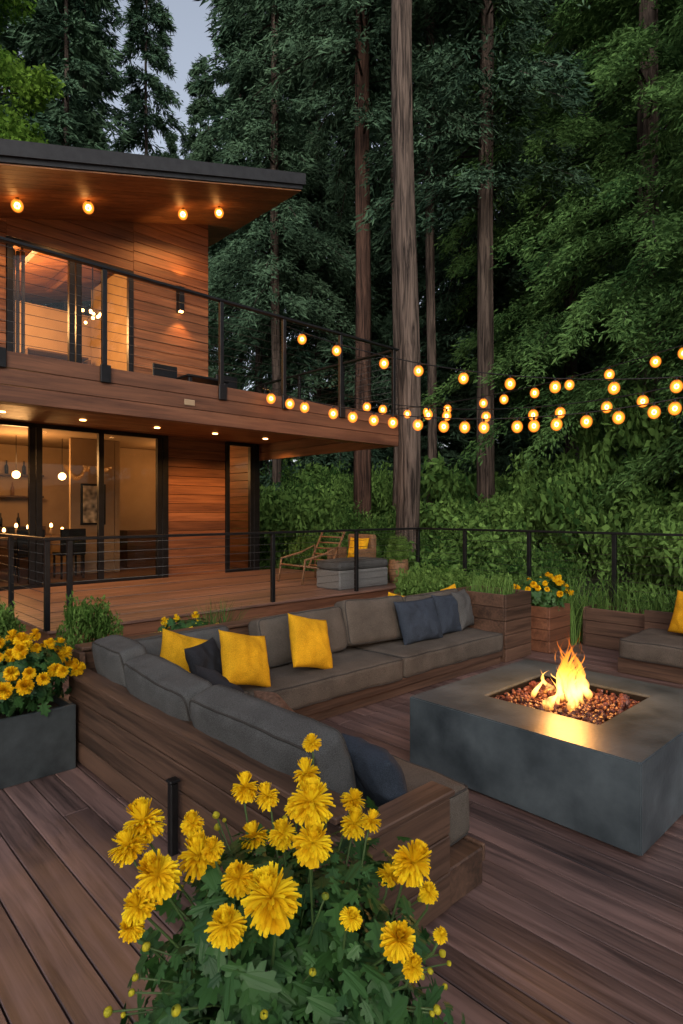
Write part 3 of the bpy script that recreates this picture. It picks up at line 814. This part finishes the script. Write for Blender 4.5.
# ------------------------------------------------------------------ planters
def planter(name, x0, x1, y0, y1, h, mat, wall=0.03, planks=False, z0=0.0):
    r = root(name)
    if planks:
        nn = int(h/0.125); L = []
        hh = h/nn
        for i in range(nn):
            a, b = z0+i*hh+0.003, z0+(i+1)*hh-0.003
            L += [(x0, x1, y0, y0+wall, a, b), (x0, x1, y1-wall, y1, a, b)]
            L += [(x0, x0+wall, y0+wall+0.002, y1-wall-0.002, a, b), (x1-wall, x1, y0+wall+0.002, y1-wall-0.002, a, b)]
        boxes('walls', L, mat, r, bevel=0.004)
    else:
        boxes('walls', [(x0, x1, y0, y0+wall, z0, z0+h), (x0, x1, y1-wall, y1, z0, z0+h),
                        (x0, x0+wall, y0+wall+0.001, y1-wall-0.001, z0, z0+h), (x1-wall, x1, y0+wall+0.001, y1-wall-0.001, z0, z0+h)], mat, r, bevel=0.004)
    boxes('soil', [(x0+wall+0.001, x1-wall-0.001, y0+wall+0.001, y1-wall-0.001, z0+h-0.12, z0+h-0.05)], M_soil, r, bevel=0)
    return r
M_slate = plain('slate_planter', (0.05, 0.06, 0.065), (0.012, 0.016, 0.019), scale=5, rough=0.4, bump=0.1, detail=8)
planter('slate_planter_box', 0.90, 1.37, 3.86, 4.42, 0.40, M_slate)
planter('timber_planter_box', 5.63, 6.16, 3.42, 4.15, 0.72, M_sofaX, planks=True)
planter('timber_planter_box', 6.35, 6.85, 3.3, 3.8, 0.52, M_fascia, planks=True)
planter('timber_planter_box', 7.06, 7.42, -1.0, 3.25, 0.46, M_sofaY, planks=True)
planter('flower_planter_box', 0.5, 0.95, 0.72, 1.16, 0.5, M_slate)

# ------------------------------------------------------------------ foliage builders
def blades(center_fn, count, rg, lmin, lmax, w, out=0.5, mat=M_shrub, name='blades', parent=None):
    V = []; F = []
    for i in range(count):
        c = np.array(center_fn()); a = rg.uniform(0, 6.28); ln = rg.uniform(lmin, lmax); o = rg.uniform(0.1, out)
        dx, dy = math.cos(a), math.sin(a); px, py = -dy*w/2, dx*w/2
        b = len(V); S = 5
        for j in range(S+1):
            t = j/S; r = o*ln*t**1.6; z = ln*(t-0.35*o*t**3)
            ww = (1-t)**0.7+0.05
            V.append((c[0]+dx*r-px*ww, c[1]+dy*r-py*ww, c[2]+z)); V.append((c[0]+dx*r+px*ww, c[1]+dy*r+py*ww, c[2]+z))
        for j in range(S): F.append([b+2*j, b+2*j+1, b+2*j+3, b+2*j+2])
    return obj(name, pymesh(name, V, F, mat), parent)

def rhombi(P, Dr, ln, wd, rg):
    n = len(P)
    rv = rg.normal(size=(n, 3)); W = np.cross(Dr, rv); W /= (np.linalg.norm(W, axis=1, keepdims=True)+1e-9)
    ln = ln[:, None]; wd = wd[:, None]
    a = P; b = P+Dr*ln*0.45+W*wd*0.5; c = P+Dr*ln; d = P+Dr*ln*0.45-W*wd*0.5
    V = np.stack([a, b, c, d], 1).reshape(-1, 3)
    F = np.arange(n*4).reshape(n, 4)
    return V, F

def conifer(name, seed, H, h0, Lmax, nb, ns, nq, ll, lw, droop, mat):
    rg = np.random.default_rng(seed)
    u = rg.random(nb)
    z = h0+(H-h0)*u
    az = rg.random(nb)*2*np.pi
    L = Lmax*(1-u*0.92)**0.75*(0.55+0.5*rg.random(nb))
    t = rg.random((nb, ns))**0.75*0.88+0.12
    rad = np.stack([np.cos(az), np.sin(az), 0*az], 1); tan = np.stack([-np.sin(az), np.cos(az), 0*az], 1)
    sd = rg.uniform(-1, 1, (nb, ns))
    sw = sd*0.30*L[:, None]*(1.05-t)
    zz = z[:, None]+L[:, None]*(0.22*t-droop*t*t)-np.abs(sw)*0.35
    P = rad[:, None, :]*(L[:, None]*t)[..., None]+tan[:, None, :]*sw[..., None]
    P[..., 2] += zz
    P = np.repeat(P.reshape(-1, 1, 3), nq, 1)+rg.normal(0, 0.09, (nb*ns, nq, 3))
    Dd = rad[:, None, None, :]*0.7+tan[:, None, None, :]*(np.sign(sd)*0.6)[:, :, None, None]+rg.normal(0, 0.38, (nb, ns, nq, 3))
    Dd[..., 2] -= 0.55
    Dd = Dd.reshape(-1, 3); Dd /= np.linalg.norm(Dd, axis=1, keepdims=True)
    P = P.reshape(-1, 3); n = len(P)
    V, F = rhombi(P, Dd, ll*rg.uniform(0.5, 1.3, n), lw*rg.uniform(0.6, 1.3, n), rg)
    idx = np.zeros(len(F), int)
    BV = []; BF = []; b0 = len(V)
    for i in range(nb):
        b = b0+len(BV); S = 4
        for j in range(S+1):
            tt = j/S*0.9
            c = rad[i]*L[i]*tt; zc = z[i]+L[i]*(0.22*tt-droop*tt*tt)
            wv = 0.03*(1-tt)+0.006
            BV.append((c[0]+tan[i][0]*wv, c[1]+tan[i][1]*wv, zc)); BV.append((c[0]-tan[i][0]*wv, c[1]-tan[i][1]*wv, zc-0.02))
        for j in range(S): BF.append([b+2*j, b+2*j+1, b+2*j+3, b+2*j+2])
    V = np.vstack([V, np.array(BV)]); F = np.vstack([F, np.array(BF)])
    idx = np.concatenate([idx, np.ones(len(BF), int)])
    return pymesh(name, V, F, [mat, M_barkd], idx)

def trunk_mesh(name, H, r0, r1, mat, seed=0, lean=0.0):
    V = []; F = []; ns, nr = 20, 30
    for j in range(nr+1):
        t = j/nr; z = t*H
        r = r0*(1-t)+r1*t + r0*0.35*math.exp(-z/0.5)
        cx = lean*t*H + 0.12*noise.noise(Vector((z*0.12, seed, 0))); cy = 0.12*noise.noise(Vector((z*0.12, seed, 9)))
        for k in range(ns):
            a = 2*math.pi*k/ns
            q = r*(1+0.10*noise.noise(Vector((math.cos(a)*2.2, math.sin(a)*2.2, z*0.25+seed)))+0.05*math.sin(7*a+seed+z*0.3))
            V.append((cx+q*math.cos(a), cy+q*math.sin(a), z))
    for j in range(nr):
        for k in range(ns):
            k2 = (k+1) % ns
            F.append([j*ns+k, j*ns+k2, (j+1)*ns+k2, (j+1)*ns+k])
    return pymesh(name, V, F, mat, smooth=True)

C_far = [conifer('conifer_far_%d' % i, 40+i, 30, 1.0, 3.4, 180, 50, 5, 0.34, 0.066, 0.6, M_needle_far) for i in range(3)]
C_mid = [conifer('conifer_mid_%d' % i, 60+i, 26, 5.0, 3.7, 180, 70, 6, 0.22, 0.042, 0.7, M_needle_far) for i in range(2)]
C_near = [conifer('cedar_near_%d' % i, 80+i, 17, 1.8, 3.9, 140, 130, 7, 0.15, 0.035, 0.68, M_needle_near) for i in range(2)]
T_big = trunk_mesh('trunk_big', 32, 0.25, 0.17, M_bark, 1)
T_mid = trunk_mesh('trunk_mid', 30, 0.23, 0.08, M_barkm, 2)
T_thin = trunk_mesh('trunk_thin', 30, 0.15, 0.04, M_barkd, 3)
T_slim = trunk_mesh('trunk_slim', 32, 0.16, 0.10, M_barkm, 5)
T_red = trunk_mesh('trunk_red', 28, 0.25, 0.12, M_bark2, 4)

def wpos(px, d):
    t = (px-341.5)/600
    return d*(Fx+Rx*t), d*(Fy+Ry*t)
def tree(name, x, y, trunk, fol, s=1.0, rot=0.0, fz=0.0, sz=1.0):
    r = root(name)
    r.location = (x, y, hgt(x, y)-0.1)
    obj('trunk', trunk, r, scale=(s, s, s))
    if fol is not None:
        obj('foliage', fol, r, loc=(0, 0, fz), rot=(0, 0, rot), scale=(s, s, s*sz))
    return r
rt = random.Random(99)
tree('tall_fir_tree', 9.93, 8.50, T_big, C_far[0], 1.0, 0.4, 14.0)
tree('cedar_tree', 13.8, 9.0, T_mid, C_mid[0], 1.05, 1.0, 4.0)
tree('cedar_tree', 14.9, 5.3, T_mid, C_near[0], 1.15, 2.0, 1.2)
tree('cedar_tree', 13.4, 2.2, T_mid, C_near[1], 1.1, 0.5, 0.6)
tree('cedar_tree', 16.6, 7.9, T_thin, C_near[1], 1.25, 3.3, 2.6)
tree('redwood_tree', 11.9, 11.7, T_red, C_mid[1], 1.0, 2.4, 7.0)
tree('fir_tree', 15.6, 17.8, T_thin, C_mid[1], 1.1, 3.9, 1.0)
tree('fir_tree', 12.4, 16.4, T_slim, C_mid[0], 1.0, 1.9, 3.0)
tree('fir_tree', 12.4, 10.9, T_slim, C_mid[0], 1.0, 0.3, 12.0)
tree('fir_tree', 14.0, 11.0, T_slim, C_mid[1], 0.9, 2.3, 11.0)
tree('fir_tree', 18.4, 12.0, T_mid, C_mid[0], 1.15, 0.9, 0.0)
tree('fir_tree', 20.0, 7.0, T_mid, C_mid[1], 1.15, 5.0, 0.0)
tree('fir_tree', 19.5, 2.5, T_mid, C_mid[0], 1.15, 2.2, 0.0)
dist = root('distant_forest')
cnt = 0
for row, (dd, step) in enumerate(((24, 82), (31, 62), (40, 50))):
    px = -120 + row*25
    while px < 860:
        p = px+rt.uniform(-14, 14); d = dd+rt.uniform(-2, 2)
        x, y = wpos(p, d)
        gap = abs(p-180) < 4+1.9*600/d
        s = rt.uniform(0.95, 1.2)*(1+0.012*(d-22))
        zoff = hgt(x, y)-0.5
        if gap: s = (512-rt.uniform(30, 120))*d/600/30.0; zoff = 0
        if not (-4 < x < 9 and 6 < y < 18) and not (row == 0 and gap):
            obj('fir', C_far[cnt % 3], dist, loc=(x, y, zoff), rot=(0, 0, rt.uniform(0, 6.28)), scale=(s*(0.85 if gap else 1), s*(0.85 if gap else 1), s))
            obj('fir_trunk', T_thin, dist, loc=(x, y, zoff), scale=(s*0.9, s*0.9, s*0.9))
            cnt += 1
        px += step*rt.uniform(0.8, 1.2)
for i in range(16):
    p = 330+i*26+rt.uniform(-10, 10); d = rt.uniform(21, 25)
    x, y = wpos(p, d); s = rt.uniform(0.22, 0.34)
    obj('young_fir', C_far[i % 3], dist, loc=(x, y, hgt(x, y)-0.4), rot=(0, 0, rt.uniform(0, 6.28)), scale=(s*1.9, s*1.9, s))
for i, (x, y) in enumerate(((-11, -9), (-14, 1), (-4, -15), (6, -13), (-12, 11), (13, -8), (-6, 18), (-19, -6), (1, -20), (-10, -16))):  # unseen firs around and behind the camera, added to block the low sky
    s = rt.uniform(0.75, 0.95)
    obj('fir', C_far[i % 3], dist, loc=(x, y, -0.5), rot=(0, 0, i), scale=(s, s, s))
    obj('fir_trunk', T_mid, dist, loc=(x, y, -0.5), scale=(s, s, s*0.85))

def leafcloud(name, clumps, nper, ls, lw, mat, seed, flat=0.8):
    rg = np.random.default_rng(seed)
    Ps = []
    for (c, r) in clumps:
        v = rg.normal(size=(nper, 3)); v /= np.linalg.norm(v, axis=1, keepdims=True)
        rad = r*rg.random((nper, 1))**0.45
        Ps.append(np.array(c)+v*rad*np.array([1, 1, flat]))
    P = np.vstack(Ps); n = len(P)
    Dd = rg.normal(size=(n, 3)); Dd[:, 2] -= 0.5; Dd /= np.linalg.norm(Dd, axis=1, keepdims=True)
    V, F = rhombi(P, Dd, ls*rg.uniform(0.6, 1.3, n), lw*rg.uniform(0.7, 1.3, n), rg)
    return pymesh(name, V, F, mat)
def broadleaf(name, x, y, H, R, seed, mat=M_leaf_bright, z0=0.35, nc=60, ls=0.15):
    r = root(name); rr = random.Random(seed)
    zg = hgt(x, y)
    cl = []; P = [([(x, y, zg), (x+0.1, y, zg+H*0.4), (x, y+0.1, zg+H*0.9)], [0.2, 0.14, 0.04])]
    for i in range(nc):
        a = rr.uniform(0, 6.28); u = rr.random(); zz = zg+H*(z0+(1-z0)*u); rad = R*math.sin(math.pi*min(0.97, 0.12+0.85*u))*rr.uniform(0.4, 1.0)
        c = (x+rad*math.cos(a), y+rad*math.sin(a), zz)
        cl.append((c, rr.uniform(0.4, 0.85)))
        P.append(([(x, y, zz-rad*0.6), ((x+c[0])/2, (y+c[1])/2, zz-rad*0.2), c], [0.05, 0.03, 0.01]))
    tubes('trunk_and_limbs', P, M_barkd, r, sides=6)
    obj('leaves', leafcloud('leaves', cl, 460, ls, ls*0.5, mat, seed), r)
broadleaf('maple_tree', 3.4, 17.2, 17, 2.2, 5)
broadleaf('maple_tree', 1.4, 18.5, 16, 2.8, 6)

rr = random.Random(4)
def shrubmesh(seed, ls=0.11, n=24, nper=150):
    r = random.Random(seed)
    cl = [((r.uniform(-0.75, 0.75), r.uniform(-0.75, 0.75), r.uniform(0.15, 1.15)), r.uniform(0.2, 0.4)) for _ in range(n)]
    return leafcloud('shrub_leaves_%d' % seed, cl, nper, ls, ls*0.42, M_shrub, seed)
SH = [shrubmesh(0), shrubmesh(1, 0.16, 22, 90), shrubmesh(2, 0.09, 26, 180), shrubmesh(3, 0.13)]
und = root('understory_shrubs')
i = 0
xx = 8.9
while xx < 16.5:
    yy = -3 + (i % 2)*0.5
    while yy < 18:
        x = xx+rr.uniform(-.45, .45); y = yy+rr.uniform(-.5, .5); i += 1
        s = rr.uniform(0.6, 1.5)
        if x < 10.3: s *= 0.75
        if not (x < 9.6 and y > 10.5) and rr.random() < 0.86:
            obj('shrub', SH[rr.randrange(4)], und, loc=(x, y, hgt(x, y)-0.1), rot=(0, 0, rr.uniform(0, 6.28)), scale=(s, s, s*rr.uniform(0.8, 2.0)))
        yy += 1.25
    xx += 1.3
for i in range(14):
    x = -4+i*0.95; y = rr.uniform(16.5, 17.6); s = rr.uniform(1.4, 2.2)
    obj('shrub', SH[i % 4], und, loc=(x, y, -0.4), rot=(0, 0, rr.uniform(0, 6.28)), scale=(s, s, s))
for i in range(10):
    x = rr.uniform(0.2, 1.6); y = rr.uniform(6.9, 9.8); s = rr.uniform(0.4, 0.6)
    obj('shrub', SH[i % 4], und, loc=(x, y, -0.3), rot=(0, 0, rr.uniform(0, 6.28)), scale=(s, s, s))

# ------------------------------------------------------------------ chrysanthemums
half = [(0.07, 0.12), (0.30, 0.08), (0.36, 0.16), (0.20, 0.28), (0.42, 0.34), (0.50, 0.46), (0.24, 0.50), (0.34, 0.66), (0.33, 0.76), (0.14, 0.76), (0.10, 0.9)]
def lz(x, y): return -0.30*x-0.30*y*y+0.12*x*x+0.06*math.sin(9*y)*x
LV = [(0, 0, 0)]+[(x, y, lz(x, y)) for x, y in half]+[(0, 1, -0.30)]+[(-x, y, lz(x, y)) for x, y in half]
nh = len(half)
LF = [[0]+list(range(1, nh+2)), [0, nh+1]+list(range(nh+2+nh-1, nh+1, -1))]
LVn = np.array(LV)
def add_inst(V, F, tv, tf, M):
    b = len(V)
    A = np.array(M); vv = tv@A[:3, :3].T+A[:3, 3]
    V += vv.tolist(); F += [[b+k for k in f] for f in tf]
def flower_template(seed=2):
    V = []; F = []
    r = random.Random(seed)
    layers = [(26, 0.42, -22, 0.11), (30, 0.47, -6, 0.10), (32, 0.49, 8, 0.10), (30, 0.47, 22, 0.095), (28, 0.43, 36, 0.09), (24, 0.38, 49, 0.085), (20, 0.32, 61, 0.08), (14, 0.26, 74, 0.07), (8, 0.2, 86, 0.06)]
    for li, (n, ln, el, wd) in enumerate(layers):
        for i in range(n):
            a = 2*math.pi*(i+0.5*(li % 2))/n+r.uniform(-0.15, 0.15); e0 = math.radians(el+r.uniform(-10, 10)); l = ln*r.uniform(0.82, 1.06)
            S = 4; b = len(V); rr_, zz = 0.02, 0.036*li
            tw = r.uniform(-0.3, 0.3)
            for j in range(S+1):
                t = j/S; e = e0-math.radians(26)*t*t + (math.radians(48)*t if el > 34 else 0)
                w = wd*[0.4, 0.8, 1.0, 1.05, 0.75][j]
                if j: rr_ += l/S*math.cos(e); zz += l/S*math.sin(e)
                aa = a+tw*t*0.4; ca, sa = math.cos(aa), math.sin(aa)
                cup = 0.022
                V.append((ca*rr_-sa*w/2, sa*rr_+ca*w/2, zz+cup)); V.append((ca*rr_, sa*rr_, zz)); V.append((ca*rr_+sa*w/2, sa*rr_-ca*w/2, zz+cup))
            for j in range(S):
                q = b+3*j
                F.append([q, q+1, q+4, q+3]); F.append([q+1, q+2, q+5, q+4])
    return np.array(V), F
FT = [flower_template(2), flower_template(3), flower_template(4)]
def bud_template():
    V = []; F = []
    n = 9
    for i in range(n):
        a = 2*math.pi*i/n
        b = len(V)
        for j in range(5):
            t = j/4; rr_ = 0.42*math.sin(math.pi*(0.12+0.8*t)); z = -0.35+0.8*t; hw = 0.2*math.sin(math.pi*(0.15+0.8*t))
            ca, sa = math.cos(a), math.sin(a)
            V.append((ca*rr_-sa*hw, sa*rr_+ca*hw, z)); V.append((ca*rr_*1.12, sa*rr_*1.12, z)); V.append((ca*rr_+sa*hw, sa*rr_-ca*hw, z))
        for j in range(4):
            q = b+3*j
            F.append([q, q+1, q+4, q+3]); F.append([q+1, q+2, q+5, q+4])
    return np.array(V), F
BT = bud_template()
def frame_from_normal(nrm, roll):
    q = Vector(nrm).normalized().to_track_quat('Z', 'Y').to_matrix().to_4x4()
    return q @ Matrix.Rotation(roll, 4, 'Z')
M_bud = leafmat('flower_buds', (0.12, 0.17, 0.02), (0.55, 0.45, 0.02), nscale=20, transl=0.1, rough=0.6, spec=0.2)
def mum_plant(name, center, rad, flowers, nleaf, leafsize, seed, base, nbud=10):
    r = root(name); rg = random.Random(seed)
    V = []; F = []; P = []
    c = Vector(center)
    for fi, (p, dia, nrm) in enumerate(flowers):
        M = Matrix.Translation(p) @ frame_from_normal(nrm, rg.uniform(0, 6.28)) @ Matrix.Diagonal((dia, dia, dia*rg.uniform(0.9, 1.25), 1))
        add_inst(V, F, FT[fi % 3][0], FT[fi % 3][1], M)
        pv = Vector(p); b = Vector(base)+Vector((rg.uniform(-.08, .08), rg.uniform(-.08, .08), 0))
        mid = (pv+b)/2+Vector(nrm)*0.03
        P.append(([b, mid, pv-Vector(nrm).normalized()*0.03, pv], 0.0026))
    obj('flowers', pymesh('flowers', V, F, M_petal), r)
    V = []; F = []
    for i in range(nbud):
        v = Vector((rg.gauss(0, 1), rg.gauss(0, 1), abs(rg.gauss(0.2, 0.8)))).normalized()
        p = c+Vector((v.x*rad[0], v.y*rad[1], v.z*rad[2]))*rg.uniform(1.0, 1.16)
        s = rg.uniform(0.010, 0.02)
        nrm = (v+Vector((0, 0, 0.5))).normalized()
        add_inst(V, F, BT[0], BT[1], Matrix.Translation(p) @ frame_from_normal(nrm, 0) @ Matrix.Scale(s, 4))
        b = c+(p-c)*0.4
        P.append(([b, (b+p)/2+Vector((0, 0, 0.01)), p], 0.0018))
    obj('buds', pymesh('buds', V, F, M_bud, smooth=True), r)
    tubes('stems', P, M_stem, r, sides=5)
    V = []; F = []
    for i in range(nleaf):
        v = Vector((rg.gauss(0, 1), rg.gauss(0, 1), rg.gauss(0.25, 0.9))).normalized()
        k = rg.uniform(0.45, 1.0)**0.6*rg.uniform(0.85, 1.05)
        lump = 1+0.34*noise.noise(v*3.4+Vector((seed, 0, 0)))
        p = c+Vector((v.x*rad[0], v.y*rad[1], v.z*rad[2]))*k*lump
        nrm = (v+Vector((rg.gauss(0, .5), rg.gauss(0, .5), 0.5+rg.gauss(0, .5)))).normalized()
        out = (v+Vector((rg.gauss(0, .5), rg.gauss(0, .5), rg.gauss(0, .4))))
        yv = (out-nrm*out.dot(nrm)).normalized(); xv = yv.cross(nrm)
        s = leafsize*rg.uniform(0.45, 1.25)
        sx = s*rg.uniform(0.65, 1.0)
        M = Matrix(((xv.x*sx, yv.x*s, nrm.x*s, p.x), (xv.y*sx, yv.y*s, nrm.y*s, p.y), (xv.z*sx, yv.z*s, nrm.z*s, p.z), (0, 0, 0, 1)))
        add_inst(V, F, LVn, LF, M)
    obj('leaves', pymesh('leaves', V, F, M_mumleaf), r)
    return r
fg = [(-.112, .98, .958, .098), (-.191, 1.0, .903, .07), (-.060, 1.15, 1.033, .092), (-.054, 1.1, .984, .077), (-.339, 1.12, .913, .084),
      (-.369, 1.1, .874, .064), (-.423, 1.2, .924, .08), (-.409, 1.25, .942, .087), (-.283, 1.2, .90, .084), (-.186, 1.1, .922, .066),
      (-.122, 1.25, .921, .062), (-.187, 1.3, .889, .065), (-.217, 1.35, .97, .063), (-.165, 1.35, .952, .055), (-.078, 1.35, 1.0, .063),
      (-.069, 1.4, 1.056, .047), (.024, 1.35, .945, .058), (.025, 1.3, .915, .06), (.131, 1.15, .918, .08), (.093, 1.2, .868, .05),
      (.0925, 1.0, .883, .06), (.015, 1.05, .886, .042), (.166, 1.15, .866, .04), (.1175, 1.0, .837, .037), (.164, 1.0, .892, .026), (-.40, 1.15, .80, .05),
      (-.31, 1.25, .945, .05), (-.245, 1.15, .95, .045), (-.10, 1.3, .955, .05), (.06, 1.25, .95, .045)]
fls = []
cc = Vector((Fx*1.2+Rx*(-0.11), Fy*1.2+Ry*(-0.11), 0.60))
rg = random.Random(8)
for (a, d, z, dia) in fg:
    p = Vector((Fx*d+Rx*a, Fy*d+Ry*a, z))
    nrm = ((p-cc).normalized()*0.75+Vector((-Fx*0.1, -Fy*0.1, 0.85))+Vector((rg.gauss(0, .22), rg.gauss(0, .22), 0))).normalized()
    fls.append((p, dia*1.0, nrm))
mum_plant('chrysanthemum_plant', cc, (0.31, 0.31, 0.35), fls, 2300, 0.058, 3, (cc.x, cc.y, 0.45), nbud=46)
def mum_auto(name, c, rad, nf, dia, nleaf, ls, seed, base, facing=(-0.3, -0.3, 0.7)):
    rg = random.Random(seed); fls = []; c = Vector(c)
    tries = 0
    while len(fls) < nf and tries < 4000:
        tries += 1
        v = Vector((rg.gauss(0, 1), rg.gauss(0, 1), abs(rg.gauss(0, 1)))).normalized()
        k = rg.uniform(0.9, 1.2)
        p = c+Vector((v.x*rad[0], v.y*rad[1], v.z*rad[2]))*k
        if any((p-q[0]).length < dia*0.75 for q in fls): continue
        fls.append((p, dia*rg.uniform(0.7, 1.15), (v+Vector(facing)).normalized()))
    return mum_plant(name, c, rad, fls, nleaf, ls, seed, base)
mum_auto('chrysanthemum_plant', (1.08, 4.12, 0.58), (0.34, 0.32, 0.21), 42, 0.09, 950, 0.085, 12, (1.1, 4.12, 0.34))
mum_auto('chrysanthemum_plant', (6.6, 3.52, 0.64), (0.30, 0.26, 0.2), 24, 0.085, 350, 0.1, 14, (6.6, 3.5, 0.45))
mum_auto('chrysanthemum_plant', (2.75, 5.0, 0.45), (0.28, 0.2, 0.18), 12, 0.08, 260, 0.09, 15, (2.75, 5.0, 0.02))

rgn = np.random.default_rng(77)
gr = root('ornamental_grass')
blades(lambda: (rgn.uniform(7.1, 7.4), rgn.uniform(-0.9, 3.2), 0.38), 900, rgn, 0.2, 0.55, 0.013, 0.9, M_shrub, 'blades', gr)
gr = root('ornamental_grass')
blades(lambda: (rgn.uniform(6.95, 7.7), rgn.uniform(3.3, 4.2), 0.0), 420, rgn, 0.5, 0.95, 0.014, 0.6, M_shrub, 'blades', gr)
gr = root('ornamental_grass')
blades(lambda: (rgn.uniform(3.1, 3.4), rgn.uniform(5.1, 5.5), 0.0), 260, rgn, 0.4, 0.8, 0.012, 0.8, M_shrub, 'blades', gr)
gr = root('ornamental_grass')
blades(lambda: (rgn.uniform(5.75, 6.05), rgn.uniform(3.5, 4.05), 0.62), 140, rgn, 0.15, 0.35, 0.014, 0.7, M_shrub, 'blades', gr)
SHS = [shrubmesh(20+i, ls=0.13, n=40, nper=130) for i in range(2)]
M_bush = leafmat('bush_leaves', (0.04, 0.095, 0.018), (0.16, 0.27, 0.07), nscale=2, spec=0)
for m in SHS: m.materials[0] = M_bush
def bush(name, x, y, z, s, k=0, sz=1.0):
    r = root(name); obj('leaves', SHS[k], r, loc=(x, y, z), rot=(0, 0, x*7), scale=(s, s, s*sz))
    tubes('stems', [([(x, y, z), (x+a*s*0.4, y+b*s*0.4, z+s*0.7)], 0.008) for a in (-1, 0, 1) for b in (-1, 0, 1)], M_bark, r)
bush('garden_bush', 2.05, 5.5, 0.1, 0.24, 0, 2.3)
bush('garden_bush', 1.35, 6.0, 0.0, 0.3, 1, 2.0)
bush('garden_bush', 5.9, 4.75, 0.0, 0.4, 1, 1.6)
bush('garden_bush', 6.5, 5.0, 0.0, 0.42, 0, 1.5)
bush('garden_bush', 7.3, 4.6, 0.0, 0.42, 1, 1.3)
bush('garden_bush', 7.4, 5.6, 0.0, 0.4, 0, 1.5)

# ------------------------------------------------------------------ platform furniture
ot = root('outdoor_ottoman')
boxes('base', [(6.25, 7.35, 6.65, 7.2, PZ, PZ+0.3)], plain('grey_wicker', (0.16, 0.16, 0.16), (0.09, 0.09, 0.09), scale=60, rough=0.8, bump=0.5), ot, bevel=0.02)
cushion('cushion', 1.1, 0.56, 0.13, M_grey, 0.04, 0.015, 51, ot, Matrix.Translation((6.8, 6.925, PZ+0.37)))
lc = root('wicker_lounge_chair')
cx, cy = 6.72, 7.95
P = []
for s in (-0.32, 0.32):
    P.append(([(cx-0.4, cy+s, PZ), (cx-0.33, cy+s, PZ+0.4), (cx+0.1, cy+s, PZ+0.48), (cx+0.42, cy+s, PZ+0.6), (cx+0.45, cy+s, PZ)], 0.02))
    P.append(([(cx-0.35, cy+s*0.9, PZ+0.3), (cx+0.25, cy+s*0.9, PZ+0.2), (cx+0.6, cy+s*0.9, PZ+0.85)], 0.02))
for i in range(14):
    t = i/13
    a = Vector((cx-0.35, 0, PZ+0.3)).lerp(Vector((cx+0.25, 0, PZ+0.2)), min(1, t*2)) if t < 0.5 else Vector((cx+0.25, 0, PZ+0.2)).lerp(Vector((cx+0.6, 0, PZ+0.85)), (t-0.5)*2)
    P.append(([(a.x, cy-0.3, a.z), (a.x, cy+0.3, a.z)], 0.014))
tubes('frame', P, M_wicker, lc, sides=7)
bk2 = root('wicker_armchair')
boxes('base', [(7.2, 7.74, 7.3, 7.95, PZ, PZ+0.35)], M_wicker, bk2, bevel=0.03)
boxes('back', [(7.66, 7.78, 7.3, 7.95, PZ+0.352, PZ+0.8)], M_wicker, bk2, bevel=0.03)
boxes('arms', [(7.2, 7.65, 7.24, 7.32, PZ+0.352, PZ+0.56), (7.2, 7.65, 7.93, 8.01, PZ+0.352, PZ+0.56)], M_wicker, bk2, bevel=0.02)
pillow('yellow_pillow', (7.55, 7.55, PZ+0.56), 0.42, 0.38, 0.14, -80, 14, M_yel)
bas = root('wicker_basket')
tubes('basket', [([(7.68, 6.72, PZ), (7.68, 6.72, PZ+0.2), (7.68, 6.72, PZ+0.4)], [0.14, 0.18, 0.16])], M_wicker, bas, sides=18)
obj('plant', SHS[0], bas, loc=(7.68, 6.72, PZ+0.38), scale=(0.2, 0.2, 0.32))

# ------------------------------------------------------------------ string lights
def string(name, p0, p1, sag, nb, jit=0.0):
    r = root(name); p0 = Vector(p0); p1 = Vector(p1); pts = []
    for i in range(41):
        t = i/40; p = p0.lerp(p1, t); p.z -= sag*4*t*(1-t); pts.append(p)
    tubes('wire', [(pts, 0.007)], M_black, r, sides=5)
    SK = []; cs = []
    rj = random.Random(int(sag*100))
    for i in range(nb):
        t = (i+0.5)/nb+rj.uniform(-jit, jit)/nb
        p = p0.lerp(p1, t); p.z -= sag*4*t*(1-t)
        SK.append(([(p.x, p.y, p.z), (p.x, p.y, p.z-0.05)], 0.014))
        cs.append((p.x, p.y, p.z-0.095))
    bulbset(cs, r, 0.066, 0.025)
    tubes('sockets', SK, M_black, r, sides=8)
string('string_lights', (5.0, 6.38, 4.1), (7.86, -0.5, 3.3), 0.65, 14, 0.2)
string('string_lights', (4.6, 6.36, 3.2), (7.86, -0.5, 3.6), 0.75, 28, 0.3)
string('string_lights', (7.25, 6.4, 3.25), (7.86, -0.5, 4.2), 0.3, 16, 0.3)
string('string_lights', (6.1, 6.36, 3.3), (7.86, -0.5, 3.75), 0.62, 15, 0.3)
pole = root('light_pole')
tubes('pole', [([(7.86, -0.5, -0.3), (7.86, -0.5, 4.35)], 0.035)], M_black, pole, sides=12)
boxes('bracket', [(7.8, 7.92, -0.56, -0.44, 4.35, 4.39)], M_black, pole)
print('OBJECTS', len(D.objects))
